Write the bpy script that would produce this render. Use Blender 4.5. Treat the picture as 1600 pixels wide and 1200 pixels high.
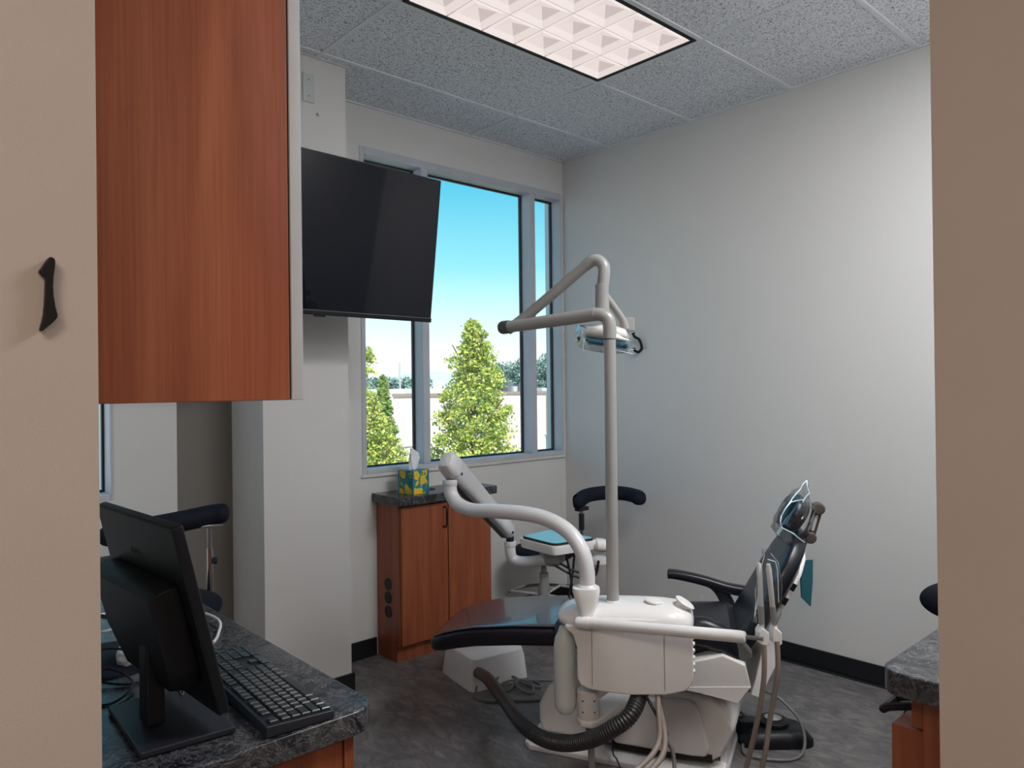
import bpy, bmesh, math, random
import numpy as np
from mathutils import Vector, Matrix
random.seed(4); rng = np.random.default_rng(4)
SC = bpy.context.scene
for o in list(bpy.data.objects): bpy.data.objects.remove(o)
COL = SC.collection
PI = math.pi
V = Vector

# ------------------------------------------------------------------ camera
cd = bpy.data.cameras.new('camera'); cam = bpy.data.objects.new('camera', cd); COL.objects.link(cam)
yaw, pitch, roll = 0.830256288, 0.00405713575, 0.0118072116
fw = V((math.cos(yaw)*math.cos(pitch), math.sin(yaw)*math.cos(pitch), math.sin(pitch)))
rt = V((math.sin(yaw), -math.cos(yaw), 0)); dn = fw.cross(rt)
r2 = math.cos(roll)*rt + math.sin(roll)*dn; d2 = -math.sin(roll)*rt + math.cos(roll)*dn
cam.matrix_world = Matrix(((r2.x, -d2.x, -fw.x, 0), (r2.y, -d2.y, -fw.y, 0), (r2.z, -d2.z, -fw.z, 1.46), (0, 0, 0, 1)))
cd.sensor_fit = 'HORIZONTAL'; cd.sensor_width = 36; cd.lens = 1152.4/1600*36; cd.clip_start = 0.05; cd.clip_end = 2000
SC.camera = cam
# ------------------------------------------------------------------ view, sky, sun, lamps
SC.view_settings.view_transform = 'Standard'; SC.view_settings.look = 'None'
SC.view_settings.gamma = 1; SC.view_settings.use_curve_mapping = False
SC.view_settings.exposure = 0.32
W = bpy.data.worlds.new('sky'); SC.world = W; W.use_nodes = True
nt = W.node_tree; nt.nodes.clear()
wo = nt.nodes.new('ShaderNodeOutputWorld'); bg = nt.nodes.new('ShaderNodeBackground')
tc = nt.nodes.new('ShaderNodeTexCoord'); sx = nt.nodes.new('ShaderNodeSeparateXYZ'); cr = nt.nodes.new('ShaderNodeValToRGB')
nt.links.new(tc.outputs['Generated'], sx.inputs[0]); nt.links.new(sx.outputs['Z'], cr.inputs[0])
nt.links.new(cr.outputs[0], bg.inputs[0]); nt.links.new(bg.outputs[0], wo.inputs[0])
els = cr.color_ramp.elements
els[0].position = 0.0; els[0].color = (.90, .93, .90, 1)
els[1].position = 1.0; els[1].color = (.03, .22, .52, 1)
for p, c in ((.04, (.86, .93, .92, 1)), (.09, (.62, .86, .89, 1)), (.16, (.26, .69, .80, 1)), (.26, (.10, .51, .70, 1)), (.45, (.06, .36, .62, 1))):
    e = els.new(p); e.color = c
bg.inputs[1].default_value = 1.16
def light(name, kind, loc, energy, color, size=None, rot=(0, 0, 0)):
    l = bpy.data.lights.new(name, kind); l.energy = energy; l.color = color
    if kind == 'AREA':
        l.shape = 'RECTANGLE'; l.size, l.size_y = size
    o = bpy.data.objects.new(name, l); COL.objects.link(o); o.location = loc; o.rotation_euler = rot
    return o
sun = light('sun', 'SUN', (0, -20, 30), 6.0, (1, .95, .86)); sun.data.angle = .01
sun.rotation_euler = V((-.35, -.85, .9)).to_track_quat('Z', 'Y').to_euler()
# hall ceiling fixtures, then unseen fill lamps added to brighten the room and bay
light('hall_ceiling_lamp', 'AREA', (-1.25, -.35, 2.96), 34, (1, .88, .78), (1.2, .6))
light('hall_ceiling_lamp', 'AREA', (-.3, -2.2, 2.96), 20, (1, .88, .78), (1.2, .6))
light('room_fill_lamp', 'AREA', (2.26, .33, 2.98), 42, (.97, .98, 1), (1.18, .58))
light('bay_fill_lamp', 'AREA', (-.6, 2.2, 2.98), 46, (.95, .98, 1), (1.18, .58))

# ------------------------------------------------------------------ materials
def newmat(name):
    m = bpy.data.materials.new(name); m.use_nodes = True
    return m, m.node_tree, m.node_tree.nodes['Principled BSDF']
def mat(name, col, rough=.5, metal=0, spec=.5, bump=0, bscale=200, var=0, vscale=6, coat=0, trans=0):
    m, t, b = newmat(name)
    b.inputs['Base Color'].default_value = (*col, 1); b.inputs['Roughness'].default_value = rough
    b.inputs['Metallic'].default_value = metal; b.inputs['Specular IOR Level'].default_value = spec
    b.inputs['Coat Weight'].default_value = coat; b.inputs['Coat Roughness'].default_value = .06
    b.inputs['Transmission Weight'].default_value = trans
    tcn = t.nodes.new('ShaderNodeTexCoord')
    if bump:
        n = t.nodes.new('ShaderNodeTexNoise'); n.inputs['Scale'].default_value = bscale; n.inputs['Detail'].default_value = 3
        bp = t.nodes.new('ShaderNodeBump'); bp.inputs['Strength'].default_value = bump; bp.inputs['Distance'].default_value = .004
        t.links.new(tcn.outputs['Object'], n.inputs['Vector']); t.links.new(n.outputs['Fac'], bp.inputs['Height']); t.links.new(bp.outputs[0], b.inputs['Normal'])
    n = t.nodes.new('ShaderNodeTexNoise'); n.inputs['Scale'].default_value = vscale; n.inputs['Detail'].default_value = 4
    mx = t.nodes.new('ShaderNodeMix'); mx.data_type = 'RGBA'; mx.blend_type = 'MULTIPLY'; mx.inputs['Factor'].default_value = 1
    r = t.nodes.new('ShaderNodeMapRange'); r.inputs['From Min'].default_value = .3; r.inputs['From Max'].default_value = .7
    vv = var or .04
    r.inputs['To Min'].default_value = 1-vv; r.inputs['To Max'].default_value = 1+vv
    t.links.new(tcn.outputs['Object'], n.inputs['Vector']); t.links.new(n.outputs['Fac'], r.inputs['Value'])
    mx.inputs['A'].default_value = (*col, 1); t.links.new(r.outputs[0], mx.inputs['B']); t.links.new(mx.outputs['Result'], b.inputs['Base Color'])
    return m
def ramp(t, stops, interp='LINEAR'):
    r = t.nodes.new('ShaderNodeValToRGB'); r.color_ramp.interpolation = interp
    e = r.color_ramp.elements
    e[0].position, e[0].color = stops[0][0], (*stops[0][1], 1); e[1].position, e[1].color = stops[-1][0], (*stops[-1][1], 1)
    for p, c in stops[1:-1]: x = e.new(p); x.color = (*c, 1)
    return r
def mapped(t, scale):
    c = t.nodes.new('ShaderNodeTexCoord'); mp = t.nodes.new('ShaderNodeMapping'); mp.inputs['Scale'].default_value = scale
    t.links.new(c.outputs['Object'], mp.inputs['Vector']); return mp
def wood(name, dark, mid, lite, rough=.38):
    m, t, b = newmat(name)
    mp = mapped(t, (14, 14, .9)); n1 = t.nodes.new('ShaderNodeTexNoise'); n1.inputs['Scale'].default_value = 1.2; n1.inputs['Detail'].default_value = 5; n1.inputs['Distortion'].default_value = .6
    t.links.new(mp.outputs[0], n1.inputs['Vector'])
    mp2 = mapped(t, (230, 230, 4)); n2 = t.nodes.new('ShaderNodeTexNoise'); n2.inputs['Scale'].default_value = 1; n2.inputs['Detail'].default_value = 4
    t.links.new(mp2.outputs[0], n2.inputs['Vector'])
    ad = t.nodes.new('ShaderNodeMath'); ad.operation = 'MULTIPLY_ADD'; ad.inputs[1].default_value = .38
    t.links.new(n2.outputs['Fac'], ad.inputs[0]); 
    ml = t.nodes.new('ShaderNodeMath'); ml.operation = 'MULTIPLY'; ml.inputs[1].default_value = .75; t.links.new(n1.outputs['Fac'], ml.inputs[0]); t.links.new(ml.outputs[0], ad.inputs[2])
    r = ramp(t, [(.36, dark), (.56, mid), (.76, lite)]); t.links.new(ad.outputs[0], r.inputs[0])
    t.links.new(r.outputs[0], b.inputs['Base Color']); b.inputs['Roughness'].default_value = rough
    return m
def stone(name):
    m, t, b = newmat(name)
    c = mapped(t, (1, 1, 1))
    n1 = t.nodes.new('ShaderNodeTexNoise'); n1.inputs['Scale'].default_value = 7; n1.inputs['Detail'].default_value = 8; n1.inputs['Roughness'].default_value = .65; n1.inputs['Distortion'].default_value = 2.2
    t.links.new(c.outputs[0], n1.inputs['Vector'])
    r = ramp(t, [(.30, (.006, .007, .010)), (.46, (.018, .020, .027)), (.53, (.055, .057, .064)), (.60, (.020, .022, .028)), (.75, (.010, .010, .014))])
    t.links.new(n1.outputs['Fac'], r.inputs[0])
    n2 = t.nodes.new('ShaderNodeTexNoise'); n2.inputs['Scale'].default_value = 13; n2.inputs['Detail'].default_value = 9; n2.inputs['Roughness'].default_value = .7; n2.inputs['Distortion'].default_value = 3
    t.links.new(c.outputs[0], n2.inputs['Vector'])
    r2_ = ramp(t, [(.486, (0, 0, 0)), (.499, (.34, .34, .33)), (.512, (0, 0, 0))]); t.links.new(n2.outputs['Fac'], r2_.inputs[0])
    mx = t.nodes.new('ShaderNodeMix'); mx.data_type = 'RGBA'; mx.blend_type = 'ADD'; mx.inputs['Factor'].default_value = .55
    t.links.new(r.outputs[0], mx.inputs['A']); t.links.new(r2_.outputs[0], mx.inputs['B']); t.links.new(mx.outputs['Result'], b.inputs['Base Color'])
    b.inputs['Roughness'].default_value = .24
    return m
def floor_mat():
    m, t, b = newmat('sheet_vinyl')
    c = mapped(t, (3.2, 1.5, 1)); c.inputs['Rotation'].default_value = (0, 0, .35)
    n1 = t.nodes.new('ShaderNodeTexNoise'); n1.inputs['Scale'].default_value = 5; n1.inputs['Detail'].default_value = 10; n1.inputs['Roughness'].default_value = .72; n1.inputs['Distortion'].default_value = 1.2
    t.links.new(c.outputs[0], n1.inputs['Vector'])
    r = ramp(t, [(.28, (.06, .058, .06)), (.45, (.105, .10, .10)), (.56, (.16, .148, .143)), (.72, (.25, .225, .205))]); t.links.new(n1.outputs['Fac'], r.inputs[0])
    t.links.new(r.outputs[0], b.inputs['Base Color']); b.inputs['Roughness'].default_value = .42
    return m
def tile_mat():
    m, t, b = newmat('fissured_ceiling_tile')
    c = mapped(t, (1, 1, 1))
    v = t.nodes.new('ShaderNodeTexNoise'); v.inputs['Scale'].default_value = 120; v.inputs['Detail'].default_value = 2; v.inputs['Distortion'].default_value = 1.5
    t.links.new(c.outputs[0], v.inputs['Vector'])
    r = ramp(t, [(.36, (.16, .16, .18)), (.43, (.62, .63, .66)), (.5, (.84, .86, .90))]); t.links.new(v.outputs['Fac'], r.inputs[0])
    t.links.new(r.outputs[0], b.inputs['Base Color']); b.inputs['Roughness'].default_value = .9
    bp = t.nodes.new('ShaderNodeBump'); bp.inputs['Strength'].default_value = .4; bp.inputs['Distance'].default_value = .002
    t.links.new(v.outputs['Fac'], bp.inputs['Height']); t.links.new(bp.outputs[0], b.inputs['Normal'])
    return m
def emis(name, col, s):
    m, t, b = newmat(name); b.inputs['Base Color'].default_value = (.12, .11, .11, 1); b.inputs['Emission Color'].default_value = (*col, 1); b.inputs['Emission Strength'].default_value = s
    b.inputs['Roughness'].default_value = .5
    return m
def glass_mat(name, tint, refl=.06, ior=1.45):
    m = bpy.data.materials.new(name); m.use_nodes = True; t = m.node_tree; t.nodes.clear()
    o = t.nodes.new('ShaderNodeOutputMaterial'); tr = t.nodes.new('ShaderNodeBsdfTransparent'); tr.inputs[0].default_value = (*tint, 1)
    g = t.nodes.new('ShaderNodeBsdfGlossy'); g.inputs['Roughness'].default_value = .02 if refl < .08 else .12
    fr = t.nodes.new('ShaderNodeFresnel'); ge = t.nodes.new('ShaderNodeNewGeometry')
    io = t.nodes.new('ShaderNodeMapRange'); io.inputs['To Min'].default_value = ior; io.inputs['To Max'].default_value = 1/ior
    t.links.new(ge.outputs['Backfacing'], io.inputs['Value']); t.links.new(io.outputs[0], fr.inputs['IOR'])
    mr = t.nodes.new('ShaderNodeMath'); mr.operation = 'MULTIPLY'; mr.inputs[1].default_value = refl/.04; mr.use_clamp = True
    mx = t.nodes.new('ShaderNodeMixShader'); t.links.new(fr.outputs[0], mr.inputs[0]); t.links.new(mr.outputs[0], mx.inputs[0])
    t.links.new(tr.outputs[0], mx.inputs[1]); t.links.new(g.outputs[0], mx.inputs[2]); t.links.new(mx.outputs[0], o.inputs[0])
    return m
def leaf_mat(name, stops, trans=.35):
    m, t, b = newmat(name)
    g = t.nodes.new('ShaderNodeNewGeometry'); r = ramp(t, stops); t.links.new(g.outputs['Random Per Island'], r.inputs[0])
    t.links.new(r.outputs[0], b.inputs['Base Color']); b.inputs['Roughness'].default_value = .6
    tl = t.nodes.new('ShaderNodeBsdfTranslucent'); t.links.new(r.outputs[0], tl.inputs[0]); mx = t.nodes.new('ShaderNodeMixShader'); mx.inputs[0].default_value = trans
    out = t.nodes['Material Output']; t.links.new(b.outputs[0], mx.inputs[1]); t.links.new(tl.outputs[0], mx.inputs[2]); t.links.new(mx.outputs[0], out.inputs[0])
    return m
def fruit_print():
    m, t, b = newmat('printed_card')
    c = mapped(t, (1, 1, 1)); v = t.nodes.new('ShaderNodeTexVoronoi'); v.inputs['Scale'].default_value = 26; t.links.new(c.outputs[0], v.inputs['Vector'])
    n = t.nodes.new('ShaderNodeTexNoise'); n.inputs['Scale'].default_value = 38; n.inputs['Distortion'].default_value = 1; t.links.new(c.outputs[0], n.inputs['Vector'])
    r = ramp(t, [(0, (.85, .36, .01)), (.30, (.82, .50, .02)), (.62, (.80, .62, .05)), (.72, (.07, .24, .10)), (.85, (.03, .25, .30)), (1, (.02, .16, .26))], 'LINEAR')
    ad = t.nodes.new('ShaderNodeMath'); ad.operation = 'MULTIPLY_ADD'; ad.inputs[1].default_value = .9
    t.links.new(v.outputs['Distance'], ad.inputs[0]); t.links.new(n.outputs['Fac'], ad.inputs[2])
    sb = t.nodes.new('ShaderNodeMath'); sb.operation = 'SUBTRACT'; sb.inputs[1].default_value = .36; t.links.new(ad.outputs[0], sb.inputs[0])
    t.links.new(sb.outputs[0], r.inputs[0]); t.links.new(r.outputs[0], b.inputs['Base Color']); b.inputs['Roughness'].default_value = .5
    return m
M = dict(
    wall=mat('wall_paint', (.67, .665, .65), .5, bump=.05, bscale=400, var=.006),
    hallwall=mat('hall_wall_paint', (.50, .425, .37), .6, bump=.06, bscale=420, var=.02),
    floor=floor_mat(), tile=tile_mat(), grid=mat('grid_bar_paint', (.72, .74, .77), .5), gap=mat('black_reveal', (.01, .01, .01), .7),
    base=mat('black_rubber_base', (.006, .007, .009), .45), alu=mat('window_aluminium', (.50, .53, .58), .42, 0), gasket=mat('gasket', (.01, .012, .02), .5),
    sillpaint=mat('sill_paint', (.66, .64, .60), .5),
    cherry=wood('cherry_laminate', (.185, .043, .017), (.275, .073, .029), (.36, .112, .047)),
    cherrydark=wood('cherry_laminate_side', (.185, .043, .017), (.275, .073, .029), (.36, .112, .047)),
    edge=mat('grey_door_edge', (.44, .45, .46), .5), stone=stone('dark_marble_laminate'),
    white=mat('white_enamel', (.80, .79, .78), .28, coat=.3), cream=mat('warm_white_plastic', (.74, .71, .685), .33, coat=.15),
    whitehi=mat('bright_white_plastic', (.80, .78, .76), .3), greyen=mat('grey_enamel', (.335, .33, .32), .32, coat=.25), lgrey=mat('light_grey_enamel', (.68, .68, .70), .3, coat=.25),
    vinyl=mat('black_upholstery', (.008, .009, .015), .34, spec=.4, bump=.05, bscale=500, coat=.1), toe=mat('plum_grey_vinyl', (.062, .045, .05), .22, coat=.6),
    fabric=mat('black_fabric', (.006, .008, .018), .75, spec=.25, bump=.1, bscale=700), blackpl=mat('black_plastic', (.006, .007, .010), .42, spec=.3), darkpl=mat('charcoal_plastic', (.018, .020, .028), .4, spec=.35),
    screen=mat('television_glass', (.003, .004, .010), .045, spec=.30), keys=mat('key_plastic', (.016, .017, .020), .3, coat=.2),
    chrome=mat('chrome', (.62, .62, .62), .12, 1), steel=mat('brushed_steel', (.35, .35, .35), .3, .9), bottle=mat('milky_bottle', (.62, .66, .62), .3, coat=.3),
    hose=mat('black_hose', (.028, .027, .028), .38), beige=mat('taupe_tubing', (.27, .225, .19), .45), cord=mat('grey_cord', (.15, .15, .15), .45), cordw=mat('white_cord', (.65, .65, .66), .4),
    cordb=mat('black_cord', (.012, .012, .014), .45), teal=mat('teal_fabric', (.008, .105, .14), .75), blue=mat('pale_blue_paper', (.22, .56, .66), .35),
    bluelens=mat('blue_lamp_glass', (.02, .10, .17), .15, coat=.5), bag=glass_mat('clear_film', (.96, .975, .985), .09), pane=glass_mat('window_glass', (.97, .985, .985), .05),
    tissue=mat('tissue_paper', (.85, .86, .90), .8), print=fruit_print(), cardblue=mat('blue_card_edge', (.03, .22, .30), .5),
    fold=mat('film_fold', (.62, .78, .88), .25, coat=.6), iron=mat('black_iron', (.005, .005, .006), .45, spec=.3), plate=mat('wall_plate', (.58, .60, .60), .4), caster=mat('pad_grey', (.09, .09, .09), .5),
    taupe=mat('bronze_bar', (.11, .085, .075), .35, .3), print_grey=mat('badge_grey', (.055, .058, .065), .4),
    ledon=mat('key_mark', (.12, .12, .12), .5),
)

# ------------------------------------------------------------------ helpers
def wl(p):
    v = V((0, 0, 0))
    while p is not None: v += p.location; p = p.parent
    return v
def obj(name, bm, m, parent=None, bevel=0, seg=3, smooth=35, label=None, kind=None, sub=0, solid=0):
    bmesh.ops.recalc_face_normals(bm, faces=bm.faces[:])
    off = wl(parent)
    if off.length: bmesh.ops.translate(bm, verts=bm.verts[:], vec=-off)
    for f in bm.faces: f.smooth = True
    if not bevel:
        for e in bm.edges:
            if len(e.link_faces) == 2 and e.calc_face_angle(0) > math.radians(smooth): e.smooth = False
    me = bpy.data.meshes.new(name); bm.to_mesh(me); bm.free()
    ms = m if isinstance(m, (list, tuple)) else [m]
    for x in ms: me.materials.append(x)
    o = bpy.data.objects.new(name, me); COL.objects.link(o)
    if parent is not None: o.parent = parent
    if bevel:
        b = o.modifiers.new('bevel', 'BEVEL'); b.width = bevel; b.segments = seg; b.limit_method = 'ANGLE'; b.angle_limit = math.radians(32)
        w = o.modifiers.new('wn', 'WEIGHTED_NORMAL'); w.keep_sharp = True
    if solid:
        s = o.modifiers.new('solid', 'SOLIDIFY'); s.thickness = solid; s.offset = 0
    if sub:
        s = o.modifiers.new('sub', 'SUBSURF'); s.levels = sub; s.render_levels = sub
    if label: o['label'] = label
    if kind: o['kind'] = kind
    return o
def thing(name, label, cat, loc, group=None):
    o = bpy.data.objects.new(name, None); COL.objects.link(o); o.location = loc; o.empty_display_size = .05
    o['label'] = label; o['category'] = cat
    if group: o['group'] = group
    return o
def tag(o, label, cat, group=None, kind=None):
    o['label'] = label; o['category'] = cat
    if group: o['group'] = group
    if kind: o['kind'] = kind
    return o
def struct(o, label=None):
    o['kind'] = 'structure'
    if label: o['label'] = label
    return o
def B(): return bmesh.new()
def box(bm, lo, hi, mi=0):
    x0, y0, z0 = lo; x1, y1, z1 = hi
    vs = [bm.verts.new(p) for p in ((x0,y0,z0),(x1,y0,z0),(x1,y1,z0),(x0,y1,z0),(x0,y0,z1),(x1,y0,z1),(x1,y1,z1),(x0,y1,z1))]
    for f in ((0,3,2,1),(4,5,6,7),(0,1,5,4),(1,2,6,5),(2,3,7,6),(3,0,4,7)):
        bm.faces.new([vs[i] for i in f]).material_index = mi
    return bm
def bx(lo, hi): return box(B(), lo, hi)
class Fr:
    def __init__(s, o, deg): s.o = V(o); a = math.radians(deg); s.A = V((math.cos(a), math.sin(a), 0)); s.B = V((-math.sin(a), math.cos(a), 0)); s.Z = V((0, 0, 1))
    def p(s, a, b, z): return s.o + s.A*a + s.B*b + s.Z*z
def fbox(bm, F, lo, hi):
    vs = [bm.verts.new(F.p(*p)) for p in ((lo[0],lo[1],lo[2]),(hi[0],lo[1],lo[2]),(hi[0],hi[1],lo[2]),(lo[0],hi[1],lo[2]),(lo[0],lo[1],hi[2]),(hi[0],lo[1],hi[2]),(hi[0],hi[1],hi[2]),(lo[0],hi[1],hi[2]))]
    for f in ((0,3,2,1),(4,5,6,7),(0,1,5,4),(1,2,6,5),(2,3,7,6),(3,0,4,7)): bm.faces.new([vs[i] for i in f])
    return bm
def prism(bm, pts, vec):
    a = [bm.verts.new(p) for p in pts]; b = [bm.verts.new(V(p)+V(vec)) for p in pts]; n = len(a)
    bm.faces.new(a); bm.faces.new(b[::-1])
    for i in range(n): bm.faces.new((a[i], b[i], b[(i+1) % n], a[(i+1) % n]))
    return bm
def fprism(bm, F, prof, b0, b1):   # side profile (a,z) pushed along b
    return prism(bm, [F.p(a, b0, z) for a, z in prof], F.B*(b1-b0))
def rings(bm, rs, cap=True):
    vv = [[bm.verts.new(p) for p in r] for r in rs]; n = len(rs[0])
    for a, b in zip(vv, vv[1:]):
        for i in range(n): bm.faces.new((a[i], a[(i+1) % n], b[(i+1) % n], b[i]))
    if cap: bm.faces.new(vv[0][::-1]); bm.faces.new(vv[-1])
    return bm
def se(c, u, v, a, b, n=24, e=2.0):
    out = []
    for i in range(n):
        t = 2*PI*i/n; ct, st = math.cos(t), math.sin(t)
        out.append(V(c) + V(u)*(a*math.copysign(abs(ct)**(2/e), ct)) + V(v)*(b*math.copysign(abs(st)**(2/e), st)))
    return out
def crom(pts, n=8, closed=False):
    P = [V(p) for p in pts]; out = []
    N = len(P); rg = range(N if closed else N-1)
    for i in rg:
        if closed: p0, p1, p2, p3 = P[i-1], P[i], P[(i+1) % N], P[(i+2) % N]
        else: p0, p1, p2, p3 = P[max(i-1, 0)], P[i], P[i+1], P[min(i+2, N-1)]
        for k in range(n):
            t = k/n
            out.append(.5*((2*p1)+(p2-p0)*t+(2*p0-5*p1+4*p2-p3)*t*t+(3*p1-p0-3*p2+p3)*t**3))
    if not closed: out.append(P[-1])
    return out
def tube(bm, path, r, n=12, cap=True, closed=False):
    m = len(path); R = r if callable(r) else (lambda s: r)
    T = []
    for i in range(m):
        a = path[i-1] if (i > 0 or closed) else path[i]; b = path[(i+1) % m] if (i < m-1 or closed) else path[i]
        d = V(b)-V(a); T.append(d.normalized() if d.length > 1e-9 else V((0, 0, 1)))
    u = T[0].orthogonal().normalized(); rs = []
    for i in range(m):
        u = (u - T[i]*u.dot(T[i])); u = u.normalized() if u.length > 1e-6 else T[i].orthogonal().normalized()
        w = T[i].cross(u); rr = R(i/(m-1))
        rs.append([V(path[i]) + u*math.cos(2*PI*k/n)*rr + w*math.sin(2*PI*k/n)*rr for k in range(n)])
    if closed: rs.append(rs[0]); cap = False
    rings(bm, rs, cap)
    if closed: bmesh.ops.remove_doubles(bm, verts=bm.verts[:], dist=1e-6)
    return bm
def tb(pts, r, n=12, k=8, closed=False): return tube(B(), crom(pts, k, closed) if len(pts) > 2 or closed else [V(p) for p in pts], r, n, closed=closed)
def lathe(bm, c, prof, axis=(0, 0, 1), n=28):
    ax = V(axis).normalized(); u = ax.orthogonal().normalized(); w = ax.cross(u)
    rs = [[V(c)+ax*h+(u*math.cos(2*PI*k/n)+w*math.sin(2*PI*k/n))*max(r, 1e-4) for k in range(n)] for r, h in prof]
    return rings(bm, rs)
def rrect(x0, y0, x1, y1, rad, which=(1, 1, 1, 1), n=6):  # ccw from x0y0
    out = []
    for (cx, cy, a0), w in zip(((x0, y0, PI), (x1, y0, 1.5*PI), (x1, y1, 0), (x0, y1, .5*PI)), which):
        if not w: out.append((cx, cy)); continue
        ox = cx + (rad if cx == x0 else -rad); oy = cy + (rad if cy == y0 else -rad)
        for k in range(n+1): a = a0+PI/2*k/n; out.append((ox+rad*math.cos(a), oy+rad*math.sin(a)))
    return out

# ------------------------------------------------------------------ room shell
ZC = 3.005; XR = 3.70; YW = 3.51; XP = .24; YE = .98; XS = 1.20; YS = .384
struct(obj('floor', bx((-3, -3, -.12), (XR+.1, YW+.16, 0)), M['floor']))
ceil = struct(obj('ceiling', bx((-3, -3, ZC+.055), (XR+.2, YW+.2, ZC+.25)), M['tile']))
gx = [-.775, .44, 1.655, 2.87, XR]; gy = [YW, 3.084, 2.468, 1.852, 1.236, .62, .004]
xl = XP
for i in range(len(gx)-1):
    for j in range(len(gy)-1):
        x0, x1, y0, y1 = max(gx[i], -1.3), gx[i+1], gy[j+1], gy[j]
        pass
        if (i, j) == (2, 2): continue       # the light fixture's place
        o = obj('ceiling_tile', bx((x0+.010, y0+.010, ZC+.004), (x1-.010, y1-.010, ZC+.05)), M['tile'], ceil)
bw = .0115
for x in gx[1:-1]:
    obj('grid_bar', bx((x-bw, -.0, ZC-.001), (x+bw, YW, ZC+.012)), M['grid'], ceil)
for y in gy[1:]:
    obj('grid_bar', bx((-1.3 if y > 1.1 else XP, y-bw, ZC-.0015), (XR, y+bw, ZC+.010)), M['grid'], ceil)
for lo, hi in (((XP, YW-.018), (XR, YW)), ((XR-.018, 0), (XR, YW)), ((1.35, 3.129), (1.83, 3.149))):
    obj('wall_angle', bx((*lo, ZC-.0025), (*hi, ZC+.008)), M['grid'], ceil)
def wallbox(name, *bs, m='wall'):
    bm = B()
    for lo, hi in bs: box(bm, lo, hi)
    return struct(obj(name, bm, M[m]))
HT = ZC+.1
wallbox('wall_right', ((XR, -.15, 0), (XR+.15, YW+.16, HT)))
W1 = (2.10, 3.685, .992, 2.785); W2 = (-1.0, .858, 1.0, 2.785); YL = 3.45
wallbox('wall_window', ((1.118, YW, 0), (W1[0], YW+.16, HT)), ((W1[0], YW, 0), (XR, YW+.16, W1[2])), ((W1[0], YW, W1[3]), (XR, YW+.16, HT)), ((W1[1], YW, W1[2]), (XR, YW+.16, W1[3])),
        )
wallbox('wall_bay_window', ((W2[1], YL, 0), (1.118, YW+.16, HT)), ((-1.3, YL, 0), (W2[0], YW+.16, HT)), ((W2[0], YL, 0), (W2[1], YW+.16, W2[2])), ((W2[0], YL, W2[3]), (W2[1], YW+.16, HT)))
wallbox('wall_bay', ((-1.45, YE+.14, 0), (-1.3, YW+.16, HT)))
struct(obj('dark_strip_1', bx((1.118, YW-.012, 0), (1.385, YW, HT)), mat('dark_taupe', (.20, .185, .165), .6, bump=.05, bscale=400, var=.01)), 'dark taupe strip of wall left of the column')  # thin strip in a darker tone than the wall beside it
wallbox('wall_column', ((1.385, 3.147, 0), (1.812, YW, HT)))
wallbox('wall_left', ((.10, YE+.14, 0), (XP, 2.96, HT)))
wallbox('wall_hall_left', ((-3, YE, 0), (XP-.011, YE+.14, HT)), m='hallwall')
wallbox('wall_hall_right', ((XS, -3, 0), (XS+.15, YS, HT)), m='hallwall')
wallbox('wall_near', ((XS+.15, -.15, 0), (XR, 0, HT)))
wallbox('wall_hall_back', ((-3, -3.15, 0), (XR+.15, -3, HT)), m='hallwall')
wallbox('wall_hall_far', ((-3.15, -3.15, 0), (-3, YE+.14, HT)), m='hallwall')
bt = .012
def baseb(name, lo, hi): struct(obj(name, bx(lo, hi), M['base'], bevel=.003, seg=2))
baseb('baseboard_right', (XR-bt, 0, 0), (XR, YW, .098)); baseb('baseboard_window', (1.812, YW-bt, 0), (2.175, YW, .098)); baseb('baseboard_window', (2.83, YW-bt, 0), (XR-bt, YW, .098))
bm = bx((1.373, 3.147-bt, 0), (1.824, 3.147, .098)); box(bm, (1.812, 3.147, 0), (1.824, YW, .098)); struct(obj('baseboard_column', bm, M['base']))
baseb('baseboard_toe', (XR-.03, 0, 0), (XR-bt, YW, .008))

# windows: storefront frames with deep mullions, gaskets, panes and a painted ledge
def window(name, x0, x1, z0, z1, yf, mulls, right_at_wall=False):
    r = thing(name, '', '', (x0, yf, z0)); del r['label']; del r['category']; r['kind'] = 'structure'
    yb = yf+.115; fwid = .045
    fr_ = bx((x0, yf-.004, z0), (x0+.028, yb, z1)); obj('frame_jamb', fr_, M['alu'], r, bevel=.002, seg=1)
    obj('frame_jamb', bx((x1-.012, yf-.004, z0), (x1, yb, z1)), M['alu'], r, bevel=.002, seg=1)
    obj('frame_head', bx((x0+.028, yf-.004, z1-fwid), (x1-.012, yb, z1)), M['alu'], r, bevel=.002, seg=1)
    obj('frame_sill', bx((x0+.028, yf-.004, z0), (x1-.012, yb, z0+.028)), M['alu'], r, bevel=.002, seg=1)
    for a, b in mulls: obj('mullion', bx((a, yf-.004, z0+.028), (b, yb, z1-fwid)), M['alu'], r, bevel=.002, seg=1)
    xs = [x0+.028]+[v for m_ in mulls for v in m_]+[x1-.012]
    for i in range(0, len(xs), 2):
        a, b = xs[i], xs[i+1]
        p = obj('glass_pane', bx((a, yf+.088, z0+.028), (b, yf+.094, z1-fwid)), M['pane'], r)
        g = B(); w = .010
        box(g, (a, yf+.082, z0+.028), (b, yf+.1, z0+.028+w)); box(g, (a, yf+.082, z1-fwid-w), (b, yf+.1, z1-fwid))
        box(g, (a, yf+.082, z0+.028+w), (a+w, yf+.1, z1-fwid-w)); box(g, (b-w, yf+.082, z0+.028+w), (b, yf+.1, z1-fwid-w))
        obj('gasket', g, M['gasket'], p)
    obj('ledge', bx((x0-.01, yf-.012, z0-.018), (x1+(.004 if right_at_wall else .01), yf+.02, z0)), M['sillpaint'], r, bevel=.003, seg=2)
window('window_1', *W1, YW, [(2.508, 2.556), (3.385, 3.430)], True)
window('window_2', *W2, YL, [(-.1, -.05)])

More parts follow.
